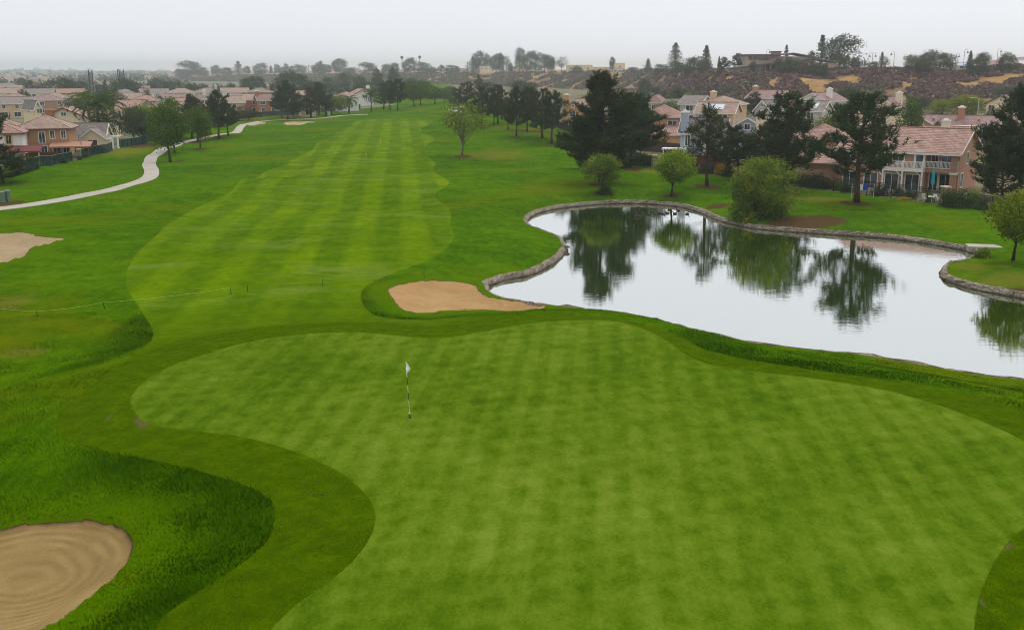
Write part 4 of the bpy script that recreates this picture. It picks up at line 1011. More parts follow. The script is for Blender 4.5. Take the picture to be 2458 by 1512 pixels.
# --- left: row along the green fence
def white_left():
    X, Y, z = anchor(40, 205); h = House('white_house', 'white stucco house with tan window surrounds beside the orange house', X, Y, z, R(18), W_WHITE, T_RED, TRIMT, TRIMB)
    h.vol(-9, 1.4, 0, 9, 5.5, 'hip', 2.0, oh=.6); h.opening('F', -1.0, -.003, 3.4, .9, 1.6, tw=.26); h.opening('F', -4.4, -.003, 3.4, .9, 1.6, tw=.26)
    m = MB(); m.poly([(-3.4, -4.6, 2.25), (5.0, -4.6, 2.25), (5.0, -.1, 3.05), (-3.4, -.1, 3.05)]); m.poly([(-3.4, -4.6, 2.1), (-3.4, -.1, 2.9), (5.0, -.1, 2.9), (5.0, -4.6, 2.1)]); m.box(-3.4, 5, -4.65, -4.55, 2.05, 2.27)
    c = h.part('patio_roof', m, plain('patio_roof_burgundy', C(112, 52, 52), .8, .12))
    for k in range(4): m = MB(); m.box(-3 + k * 2.5, -2.82 + k * 2.5, -4.4, -4.22, -.6, 2.15); m.build('post', TRIMT, c)
    h.done()
white_left()
def orange_left():
    X, Y, z = anchor(113, 214); h = House('orange_house', 'orange brown two storey house with hipped tile roof beyond the cart path', X, Y, z, R(14), plain('stucco_orange_brown', C(184, 138, 102), .9, .1, .7), T_PINK, TRIM, TRIMB)
    h.vol(-5.4, 4.5, 0, 10, 5.6, 'hip', 2.5, oh=.7)
    h.vol(-13, -4.9, 3, 11, 5.4, 'hip', 2.0, oh=.6)
    h.opening('F', -.6, -.003, 2.7, 1.1, 2.1); h.opening('F', 1.4, -.003, 3.6, .8, 1.5); h.opening('F', 3.5, -.003, 3.6, .8, 1.5); h.opening('F', -.4, -.003, .3, 1.1, 1.8, mull=1); h.opening('F', 2., -.003, 0, 1.4, 2.1, 'patio_window', GLASSD); h.opening('F', 3.8, -.003, 0, 1.1, 2.1, 'patio_window', GLASSD)
    for k in range(4): m = MB(); m.box(-3.2 + k * 1.7, -2.7 + k * 1.7, 1.5, 2.0, 6.0, 6.5); h.part('roof_vent', m, T_RED)
    m = MB(); m.poly([(1.2, -4.4, 2.2), (9, -4.4, 2.2), (9, -.05, 2.9), (1.2, -.05, 2.9)]); m.poly([(1.2, -4.4, 2.05), (1.2, -.05, 2.75), (9, -.05, 2.75), (9, -4.4, 2.05)]); m.box(1.2, 9, -4.46, -4.38, 1.95, 2.22)
    c = h.part('patio_roof', m, plain('patio_roof_tan', C(176, 128, 104), .8, .12))
    for k in range(3): m = MB(); m.box(1.5 + k * 3.5, 1.68 + k * 3.5, -4.2, -4.02, -.6, 2.1); m.build('post', TRIMB, c)
    h.done()
orange_left()
GL = 'houses of the flat suburb'
def cream_left():
    X, Y, z = anchor(176, 262); h = House('cream_house', 'cream gabled house with broad tan chimney behind the palm', X, Y, z, R(12), W_CREAM, T_RED, TRIM, TRIMB)
    h.vol(-8, 4.5, 0, 11, 5.3, 'gy', 2.6, oh=.6); h.vol(4., 10, 2, 10, 5.0, 'gx', 2.2); h.chimney(-4.8, -.45, 1.9, .9, -.5, 7.3, W_DBROWN, W_ORANGE)
    h.opening('F', -1.7, -.003, 5.9, 1.1, .8, 'gable_vent', mull=1); h.opening('F', -2.0, -.003, 3.3, 2.0, 1.1); h.done()
    X, Y, z = anchor(192, 228); h = House('garage_house', 'low house with grey tiled roof and white gable between the orange house and the palm', X, Y, z, R(8), W_CREAM, T_GREY, TRIM)
    h.vol(-3.6, 4.8, 2, 8, 2.6, 'gx', 2.6); h.vol(.5, 5.5, -1, 4, 2.5, 'gy', 1.9); h.opening('F', 3., -1.003, .5, 1.8, 1.4); h.done()
cream_left()
for a in [
    (322, 241, 76, 'red roofed cream house with paned windows beside the palm', 'gx', W_CREAM, T_RED, 14), (350, 240, 44, 'low gabled red roof behind the light green tree', 'gy', W_TAN, T_RED, 10),
    (36, 233, 96, 'tan house with grey brown roof and a row of small square windows', 'gx', W_TAN, T_GREY, 16), (80, 241, 22, 'tiny cream house front with two white gables', 'gy', W_YELLOW, T_GREY, 20),
    (118, 227, 72, 'brown house with hipped roof and two white framed windows', 'hip', W_BROWN, T_MAUVE, 12), (40, 225, 80, 'red hipped roof between the tan house and the cypresses', 'hip', W_TAN, T_RED, 10),
    (20, 212, 52, 'cream house with pale red roof at the edge of the far suburb', 'gx', W_CREAM, T_PINK, 8), (100, 213, 76, 'long grey roof with white gable behind two cypresses', 'gx', W_CREAM, T_GREY, 9),
    (172, 213, 66, 'long reddish roof just in front of the dark rounded trees', 'gx', W_TAN, T_RED, 6), (136, 222, 60, 'reddish hipped roof over a grey wall next to a lamp pole', 'hip', W_GREY, T_PINK, 8),
    (302, 214, 52, 'grey roof with solar panels before the domed tree', 'hip', W_GREY, T_GREY, 6), (372, 213, 66, 'grey roofed house with white gable behind an orange tree', 'gx', W_WHITE, T_GREY, 5),
    (437, 212, 66, 'cream house with wide pink hipped roof in the far row', 'hip', W_CREAM, T_PINK, 4), (500, 211, 62, 'grey hipped house with white chimney in the far row', 'hip', W_GREY, T_GREY, 4),
    (565, 211, 66, 'white house with long red roof ending in a gable', 'gx', W_WHITE, T_PINK, 4), (626, 211, 62, 'brown house with grey roof and chimney in the far row', 'hip', W_BROWN, T_GREY, 3),
    (308, 224, 74, 'pinkish roofs clustered behind the dark garden tree', 'gx', W_TAN, T_PINK, 12), (352, 229, 80, 'red hipped roof with small gable in the middle of the suburb', 'hip', W_PINK, T_RED, 10),
    (420, 226, 60, 'mauve gabled roof in the middle of the suburb', 'gx', W_TAN, T_MAUVE, 8), (405, 238, 70, 'brown gabled house with white vent above the green treetops', 'gy', W_BROWN, T_GREY, 14),
    (448, 235, 66, 'brown house with red roof behind the tree by the path', 'gx', W_BROWN, T_RED, 18), (480, 224, 40, 'cream chimney house with grey roof beside the dark pines', 'hip', W_CREAM, T_GREY, 6),
    (560, 231, 50, 'tan house with two windows behind the dark pines', 'gx', W_TAN, T_PINK, 10), (588, 226, 66, 'brown house with white windows and pink gabled roof at the green fence', 'gx', W_DBROWN, T_PINK, 16),
    (640, 226, 52, 'brown house with tall brown chimney next to the big pine', 'gx', W_DBROWN, T_BROWN, 8), (716, 218, 46, 'cream house with pink roof glimpsed between the pines', 'gx', W_CREAM, T_PINK, 6), (738, 228, 40, 'yellow house with red roof low between the pines', 'gy', W_YELLOW, T_RED, 6),
    (832, 220, 56, 'white house with pinkish hipped roofs near the end of the fence', 'hip', W_WHITE, T_PINK, 8), (868, 213, 50, 'white gabled house with dark balcony beside the tall palm', 'gy', W_WHITE, T_RED, 16),
    (250, 205, 46, 'hazy tan house between the dark trees', 'gx', W_TAN, T_PINK, 3), (60, 205, 36, 'hazy pink roof below the far trees', 'gx', W_CREAM, T_PINK, 3), (96, 203, 30, 'small hazy red roof in the far suburb', 'hip', W_TAN, T_RED, 3), (14, 200, 40, 'hazy grey roof at the far edge of the suburb', 'gx', W_CREAM, T_GREY, 3),
    (345, 206, 30, 'hazy brown roof at the foot of the far hill', 'gx', W_TAN, T_BROWN, 3)]:
    town(a[0], a[1], a[2], a[3], a[4], a[5], a[6], rot=a[7], group=GL, ch=(.3 if a[0] in (500, 626, 480, 868) else -.42 if a[0] == 640 else None), solar=a[0] == 302, fascia=TRIMB if a[6] in (T_RED,) else None)
for k, (x, y, w_) in enumerate([(30, 194, 22), (55, 191, 16), (82, 196, 20), (110, 193, 18), (8, 189, 18), (128, 198, 16), (40, 186, 14), (95, 187, 12), (70, 183, 12), (20, 182, 12), (240, 184, 14), (228, 190, 16), (355, 190, 14), (372, 194, 12), (130, 183, 12), (150, 181, 10)]):
    Y = 18 * 2500 / (y - 165) * .85; wm, rm = [(W_CREAM, T_PINK), (W_WHITE, T_RED), (W_TAN, T_GREY)][k % 3]
    town(x, y, w_, 'faint house in the haze of the distant plain, %s roof, %s' % ({T_PINK: 'pink', T_RED: 'red', T_GREY: 'grey'}[rm], 'number %d from the near edge of the view' % (k + 1) if 0 else ['beside the hazy pine', 'under a pale crown', 'before a grey grove', 'between two faint trees', 'on the lowest row', 'right of the faint grove', 'on the topmost rows', 'above the red roofs', 'near the plain edge', 'high in the mist', 'between netting poles', 'below the nets', 'by the domed trees', 'under the far hill', 'past the dark grove', 'behind the dark grove'][k]), 'gx', wm, rm, rot=4, group='faint houses on the distant plain', Y=Y, wins=False)

# --- on the bluff
def club():
    Y = 487.; X, _, z = anchor(1900, Y); z = 14.0; mp = mpp(Y, z); q = lambda x: (x - 1900) * mp
    zz = lambda y: row_z(y, Y) - z
    gw, gr = plain('club_stucco', C(196, 172, 156), .9, .1, .5), plain('club_roof', C(112, 100, 98), .85, .12, .8)
    h = House('clubhouse', 'wide low clubhouse with flat grey roofs and stone chimney on the bluff', X, Y, z, 0., gw, gr, TRIMB)
    def slab(x0, x1, y0, y1, d0, d1, th=.5):
        m = MB(); m.poly([(q(x0), d0, zz(y0)), (q(x1), d0, zz(y1)), (q(x1), d1, zz(y1)), (q(x0), d1, zz(y0))]); m.poly([(q(x0), d0, zz(y0) - th), (q(x0), d1, zz(y0) - th), (q(x1), d1, zz(y1) - th), (q(x1), d0, zz(y1) - th)])
        m.poly([(q(x0), d0, zz(y0) - th), (q(x1), d0, zz(y1) - th), (q(x1), d0, zz(y1)), (q(x0), d0, zz(y0))]); m.poly([(q(x1), d0, zz(y1) - th), (q(x1), d1, zz(y1) - th), (q(x1), d1, zz(y1)), (q(x1), d0, zz(y1))]); m.poly([(q(x0), d1, zz(y0) - th), (q(x0), d0, zz(y0) - th), (q(x0), d0, zz(y0)), (q(x0), d1, zz(y0))])
        m.build('roof', gr, h.root)
    h.vol(q(1792), q(1862), 0, 12, zz(133), None); h.vol(q(1850), q(1948), 1, 14, zz(136), None); h.vol(q(1920), q(2006), -1.5, 10, zz(152), None); h.vol(q(1768), q(1900), -5, .5, zz(158), None)
    slab(1784, 1864, 131, 130.5, -1.5, 12); slab(1846, 1902, 134, 127, -.5, 14); slab(1902, 1960, 127, 137, -.5, 14); slab(1910, 1942, 146, 139.5, -3, 10); slab(1942, 2012, 139.5, 149, -3, 10); slab(1740, 1832, 164, 153, -7, 1); slab(1832, 1912, 153, 145, -7, 1); slab(1820, 1862, 138, 135, -3, 2)
    h.vol(q(1745), q(1790), -5, 3, zz(163), None)
    m = MB(); m.box(q(1855), q(1876), 3, 6, zz(136), zz(125)); o = h.part('chimney', m, W_DBROWN); m = MB(); m.box(q(1853), q(1878), 2.6, 6.4, zz(125), zz(123)); m.build('chimney_cap', TRIMB, o)
    for x in (1800, 1812, 1824, 1838): h.opening('F', q(x), -.003, zz(144), 1.6, 1.5, glass=GLASSD)
    for x in (1865, 1876, 1888, 1897): h.opening('F', q(x), .997, zz(145), 1.2, 1.3)
    for x in (1800, 1812, 1824, 1836, 1850): h.opening('F', q(x), -5.003, zz(170), 1.6, 2.6, 'patio_window', GLASSD)
    for x in (1930, 1946, 1962): h.opening('F', q(x), -1.503, zz(164), 2.0, 2.0)
    h.done()
club()
def bluff_house(name, label, x0, x1, ytop, ybase, wall, roofm, kind='gx', dY=20, rh=1.6, wins=2):
    xm = (x0 + x1) / 2; u = (xm - CX) / F; Y = float(np.interp(u, _U, _RT)) + dY; X = px_x(xm, Y, 14); z = hz(X, Y); mp = mpp(Y, z); w = (x1 - x0) * mp
    tot = max(row_z(ytop, Y) - z, 3.); h = House(name, label, X, Y, z, 0., wall, roofm, TRIM, None, 'houses along the bluff top')
    if kind == 'flat':
        h.vol(-w / 2, w / 2, 0, 9, tot, 'shed', .25, oh=.2)
    else: h.vol(-w / 2 + .5, w / 2 - .5, 0, 10, tot - rh, kind, rh)
    for k in range(wins): h.opening('F', -w / 2 + w * (k + .5) / wins, -.003, max(tot - rh - 2.1, .5), 1.5, 1.3)
    return h.done()
bluff_house('bluff_house', 'small cream gabled house among tall hazy trees on the bluff', 1228, 1259, 157, 173, W_CREAM, T_PINK, 'gy')
bluff_house('bluff_house', 'cream box shaped house with pale roof between two hazy tree groups', 1150, 1173, 159, 175, W_CREAM, T_PINK, 'gx')
bluff_house('bluff_house', 'hazy pink roofed house with the utility pole at its end', 1094, 1122, 165, 176, W_PINK, T_MAUVE, 'gx')
bluff_house('patio_house', 'long low white house with open patio on the far bluff', 980, 1030, 168, 178, W_WHITE, T_GREY, 'gx', rh=1.2, wins=5)
bluff_house('bluff_house', 'cream ridge roofed house next to the long patio house', 958, 984, 169, 177, W_CREAM, T_PINK, 'gx', wins=1, rh=1.4)
bluff_house('bluff_house', 'wide flat yellow building behind the first cypresses', 1360, 1422, 156.5, 172, W_YELLOW, plain('flat_roof_pale', C(200, 196, 190), .8), 'flat', wins=3)
bluff_house('bluff_house', 'low flat yellow wing between the cypresses', 1424, 1476, 161.5, 172, W_YELLOW, plain('flat_roof_pale', C(200, 196, 190), .8), 'flat', dY=30, wins=2)
bluff_house('bluff_house', 'yellow building with stepped parapet above a grey pavilion roof', 1477, 1500, 152, 172, W_YELLOW, plain('flat_roof_pale', C(200, 196, 190), .8), 'flat', dY=36, wins=1)
bluff_house('pavilion', 'grey roofed open pavilion in front of the parapet building', 1472, 1504, 163, 173, W_GREY, T_GREY, 'hip', dY=12, rh=1.8, wins=3)
bluff_house('bluff_house', 'low hazy white roof among trees on the far hill', 738, 765, 176, 183, W_WHITE, T_GREY, 'gx', wins=1)
bluff_house('bluff_house', 'low hazy pink roof in the tan field of the hill', 575, 600, 179, 187, W_CREAM, T_PINK, 'gx', wins=1)
bluff_house('bluff_house', 'hazy cream roof between the tall trees of the hill', 640, 668, 178, 185, W_CREAM, T_PINK, 'gx', wins=1)
def curved():
    Y = 470.; X, _, z = anchor(2425, Y); mp = mpp(Y, z); h = House('curved_roof_building', 'brick building with curved white fascia at the edge of the bluff', X, Y, z, 0, W_DBROWN, T_MAUVE, TRIM)
    q = lambda x: (x - 2425) * mp; zz = lambda y: row_z(y, Y) - z
    h.vol(q(2376), q(2500), 0, 14, zz(154), None)
    xs = np.linspace(2364, 2510, 14); m, f = MB(), MB(); ytop = lambda x: 151 - 17 * math.sin(min((x - 2364) / 150, 1) * 1.4)
    for a, b in zip(xs[:-1], xs[1:]):
        m.poly([(q(a), -2, zz(ytop(a) + 4)), (q(b), -2, zz(ytop(b) + 4)), (q(b), 8, zz(ytop(b))), (q(a), 8, zz(ytop(a)))])
        f.poly([(q(a), -2.02, zz(ytop(a) + 7)), (q(b), -2.02, zz(ytop(b) + 7)), (q(b), -2.02, zz(ytop(b) + 4)), (q(a), -2.02, zz(ytop(a) + 4))]); f.poly([(q(a), -2.02, zz(ytop(a) + 7)), (q(a), 8, zz(ytop(a) + 7)), (q(b), 8, zz(ytop(b) + 7)), (q(b), -2.02, zz(ytop(b) + 7))])
    r_ = h.part('roof', m, T_MAUVE); f.build('fascia', TRIM, r_)
    for x in (2395, 2420, 2445): h.opening('F', q(x), -.003, .6, 2.4, 1.8, glass=GLASSD)
    h.done()
curved()
bluff_house('awning_building', 'small building with pale blue awning roof behind the lamp posts', 2299, 2342, 155, 163, W_GREY, plain('awning_blue', C(176, 190, 216), .6), 'gx', dY=14, rh=1.2, wins=3)
# ---------------------------------------------------------------- trees of the course, by the place of their foot
PR = 'pines along the course'
# right-hand row
tree('young', 1110, 374, 238, 98, 'thin young tree with bare lower limbs standing alone beside the fairway', None, .4)
for a in [('pine4', 1157, 309, 206, 54, 'first dark pine behind the thin young tree, heading the pine row'), ('pine1', 1194, 297, 203, 62, 'tall dense pine second in the row beyond the thin young tree'), ('pine5', 1185, 301, 236, 36, 'small pine tucked under the tall second pine of the row'),
          ('pine4', 1220, 312, 232, 34, 'short pine with low skirt beside the sandy patch'), ('pine1', 1239, 327, 206, 56, 'pine with straight pale trunk in front of the sandy patch'), ('pine3', 1267, 317, 207, 50, 'pine with high crown just behind the sandy patch'),
          ('pine4', 1275, 303, 214, 46, 'pine furthest back in the row, close to the green fence'), ('pine2', 1302, 332, 211, 66, 'wide pine with leaning trunk fifth along the pine row'), ('pine5', 1326, 345, 217, 76, 'last pine of the row, nearest to the big pine clump')]:
    tree(*a, group='row of pines behind the young tree')
tree('pinebig', 1446, 442, 171, 168, 'tallest dark pine with spiky top rising over the pond end', None, 1.1)
tree('pinebig2', 1513, 403, 221, 138, 'broad dark pine with rounded shoulder beside the orange house', None, 2.0)
tree('pinelow', 1417, 405, 268, 126, 'low spreading pine filling the lower side of the big clump', None, .3)
tree('pine4', 1698, 448, 248, 100, 'slim pine with leaning trunk in front of the blue grey house', None, .5)
tree('pine3', 1768, 432, 300, 88, 'shorter pine between the blue grey and tan houses', None, 2.6)
tree('pine2', 1845, 440, 290, 120, 'brownish pine behind the round willowy bush', None, 4.)
tree('pine1', 1883, 461, 220, 172, 'large irregular pine with leaning trunk beside the round willowy bush', None, 1.9)
tree('pine3', 2050, 486, 221, 178, 'large pine with straight trunk in front of the balcony house', None, .9)
tree('pinebig2', 2448, 476, 196, 190, 'dense dark pine at the edge of the view beside the balcony house', None, 3.)
tree('pinelow', 2400, 480, 330, 130, 'low pine bough mass beside the corner pillar of the balcony house', None, 1.2)
tree('small1', 1447, 463, 366, 74, 'small feathery tree in front of the big pine, on a mulch ring', None, .2)
tree('small2', 1613, 471, 356, 92, 'small bright green tree with bent trunk on the pond bank', None, 2.9)
tree('bigbush', 1812, 522, 375, 130, 'large round willowy bush with yellow green top on the pond bank', None, .6)
tree('small2', 2434, 626, 444, 128, 'yellow green tree on the spit of land in the pond', None, 1.2)
tree('shrub1', 1452, 466, 440, 34, 'dark sprouts around the foot of the small feathery tree', None, cat='shrub')
tree('shrub2', 1785, 532, 470, 60, 'dark lower growth at the water side of the willowy bush', None, cat='shrub')
tree('shrub2', 1858, 520, 470, 60, 'low green growth at the far side of the willowy bush', None, cat='shrub')
# left side
tree('pinebig2', -95, 440, 170, 190, 'dark pine boughs reaching in beside the white house', None, .8)
tree('pinelow', 4, 440, 342, 116, 'low dark pine bush at the corner of the green fence', None, 2.)
tree('broad1', 408, 390, 233, 92, 'large leafy tree with pale trunk beside the cart path bend', None, .6)
tree('broad2', 419, 367, 300, 52, 'small tree with dark trunk hidden behind the large leafy tree', None)
tree('olive', 322, 346, 253, 74, 'grey green olive tree by the green fence', None); tree('olive', 352, 345, 262, 62, 'olive tree with visible pale trunk beside the large leafy tree', None, 1.)
tree('lime', 345, 334, 243, 66, 'bright green tree behind the olive trees', None)
tree('broad2', 482, 357, 250, 54, 'young yellowish tree with staked trunk beside the path', None, 2.); tree('pine2', 476, 341, 232, 60, 'dark pine behind the young yellowish tree', None)
tree('pine1', 525, 333, 216, 72, 'tall dark pine standing in the path curve', None, 1.4); tree('pine5', 547, 326, 248, 48, 'smaller pine with thin trunk at the path edge', None); tree('pine4', 506, 322, 240, 44, 'pine behind the path with short crown', None)
tree('pine2', 463, 332, 226, 56, 'dark pine against the red roofs left of the path pines', None, 4.)
tree('rust', 574, 291, 254, 46, 'reddish brown small tree before the green fence', None); tree('dark1', 597, 289, 262, 40, 'dark garden tree against the brown house', None)
for a in [('pine1', 690, 288, 193, 66, 'big dark pine beside the brown chimney house'), ('pine4', 675, 283, 214, 44, 'second trunk pine beside the big dark pine'), ('pine2', 745, 283, 209, 42, 'brownish pine third beyond the far bunker'), ('pine1', 767, 276, 197, 44, 'tall pine behind the brownish pine'), ('pine5', 781, 281, 221, 36, 'short pine beside the two green boxes'), ('pine4', 797, 274, 226, 32, 'small pine nearest the yellow garden tree'),
          ('pine2', 922, 262, 199, 36, 'first pine of the group beyond the fence end'), ('pine1', 936, 264, 193, 40, 'leaning trunk pine in the group beyond the fence end'), ('pine3', 956, 266, 189, 42, 'tallest pine of the group beyond the fence end')]:
    tree(*a, group='pines at the far end of the fairway')
for a in [('round1', 993, 256, 196, 54, 'round green tree beside the far pine group'), ('round1', 1010, 253, 194, 48, 'tallest round green tree at the end of the fairway'), ('round1', 1044, 250, 205, 44, 'round tree with twin trunks beyond the fairway end'), ('round1', 1066, 247, 212, 32, 'smaller round tree nearest the pale path curve')]:
    tree(*a, group='round green trees at the fairway end')
tree('pine2', 1122, 262, 196, 56, 'hazy pine behind the thin young tree'); tree('dark1', 1100, 262, 226, 40, 'dark scrubby tree beside the pale path curve'); tree('pine4', 1150, 0, 180, 24, 'hazy pine low on the dry slope', Y=560)
tree('dark1', 705, 282, 243, 44, 'dark garden trees behind the big dark pine'); tree('dark1', 728, 279, 250, 36, 'dark bush between the pines and the fence'); tree('yellow', 812, 0, 226, 42, 'yellow green garden tree beside the white houses', Y=385)
tree('palm', 238, 346, 216, 124, 'big queen palm with drooping fronds among the house roofs', None, 0.); tree('palm2', 256, 346, 268, 70, 'smaller palm leaning against the big queen palm', None, 1.)
tree('palm2', 838, 0, 228, 36, 'short palm in front of the white houses', None, Y=392); tree('palm', 891, 0, 211, 40, 'tall thin palm beside the white gabled house', None, Y=400)
# suburb trees, left
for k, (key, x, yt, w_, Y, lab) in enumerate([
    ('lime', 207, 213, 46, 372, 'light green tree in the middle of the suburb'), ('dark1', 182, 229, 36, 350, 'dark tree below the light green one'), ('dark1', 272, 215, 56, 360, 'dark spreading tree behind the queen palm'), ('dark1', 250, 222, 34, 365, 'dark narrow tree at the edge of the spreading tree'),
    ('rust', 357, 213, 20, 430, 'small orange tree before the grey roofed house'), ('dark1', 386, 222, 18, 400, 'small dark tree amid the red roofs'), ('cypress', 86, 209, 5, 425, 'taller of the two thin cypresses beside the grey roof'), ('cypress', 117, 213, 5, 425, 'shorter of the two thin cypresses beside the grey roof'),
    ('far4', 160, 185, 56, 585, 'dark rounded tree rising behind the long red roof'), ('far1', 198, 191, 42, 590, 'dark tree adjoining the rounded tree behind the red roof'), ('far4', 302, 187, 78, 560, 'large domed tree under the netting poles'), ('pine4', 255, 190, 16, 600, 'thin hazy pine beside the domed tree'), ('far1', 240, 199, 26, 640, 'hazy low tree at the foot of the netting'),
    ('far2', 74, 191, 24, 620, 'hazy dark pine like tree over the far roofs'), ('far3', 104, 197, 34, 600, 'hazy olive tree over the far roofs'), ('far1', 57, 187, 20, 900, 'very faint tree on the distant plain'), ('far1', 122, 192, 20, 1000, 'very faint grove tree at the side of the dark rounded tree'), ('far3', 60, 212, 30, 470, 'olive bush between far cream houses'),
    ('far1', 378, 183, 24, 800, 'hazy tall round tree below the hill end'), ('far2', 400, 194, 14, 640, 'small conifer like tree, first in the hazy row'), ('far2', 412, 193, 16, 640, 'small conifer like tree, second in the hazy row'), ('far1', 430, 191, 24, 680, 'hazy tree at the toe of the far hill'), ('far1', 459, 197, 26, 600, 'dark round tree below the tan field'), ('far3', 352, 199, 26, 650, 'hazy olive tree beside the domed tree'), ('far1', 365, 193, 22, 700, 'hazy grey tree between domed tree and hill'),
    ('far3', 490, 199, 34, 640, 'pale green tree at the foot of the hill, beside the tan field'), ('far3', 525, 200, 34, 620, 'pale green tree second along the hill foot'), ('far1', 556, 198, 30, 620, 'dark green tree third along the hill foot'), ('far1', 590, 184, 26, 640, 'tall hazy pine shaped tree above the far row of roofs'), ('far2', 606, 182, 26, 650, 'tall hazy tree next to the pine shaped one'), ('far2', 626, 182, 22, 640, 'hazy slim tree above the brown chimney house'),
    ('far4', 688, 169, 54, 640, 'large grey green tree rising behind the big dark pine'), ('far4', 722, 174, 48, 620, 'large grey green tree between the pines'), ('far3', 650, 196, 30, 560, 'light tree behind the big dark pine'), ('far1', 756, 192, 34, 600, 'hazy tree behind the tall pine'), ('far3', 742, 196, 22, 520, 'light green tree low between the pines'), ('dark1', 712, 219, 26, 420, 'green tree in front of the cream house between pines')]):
    tree(key, x, 0, yt, w_, lab, 'trees of the suburb and plain', Y=Y)
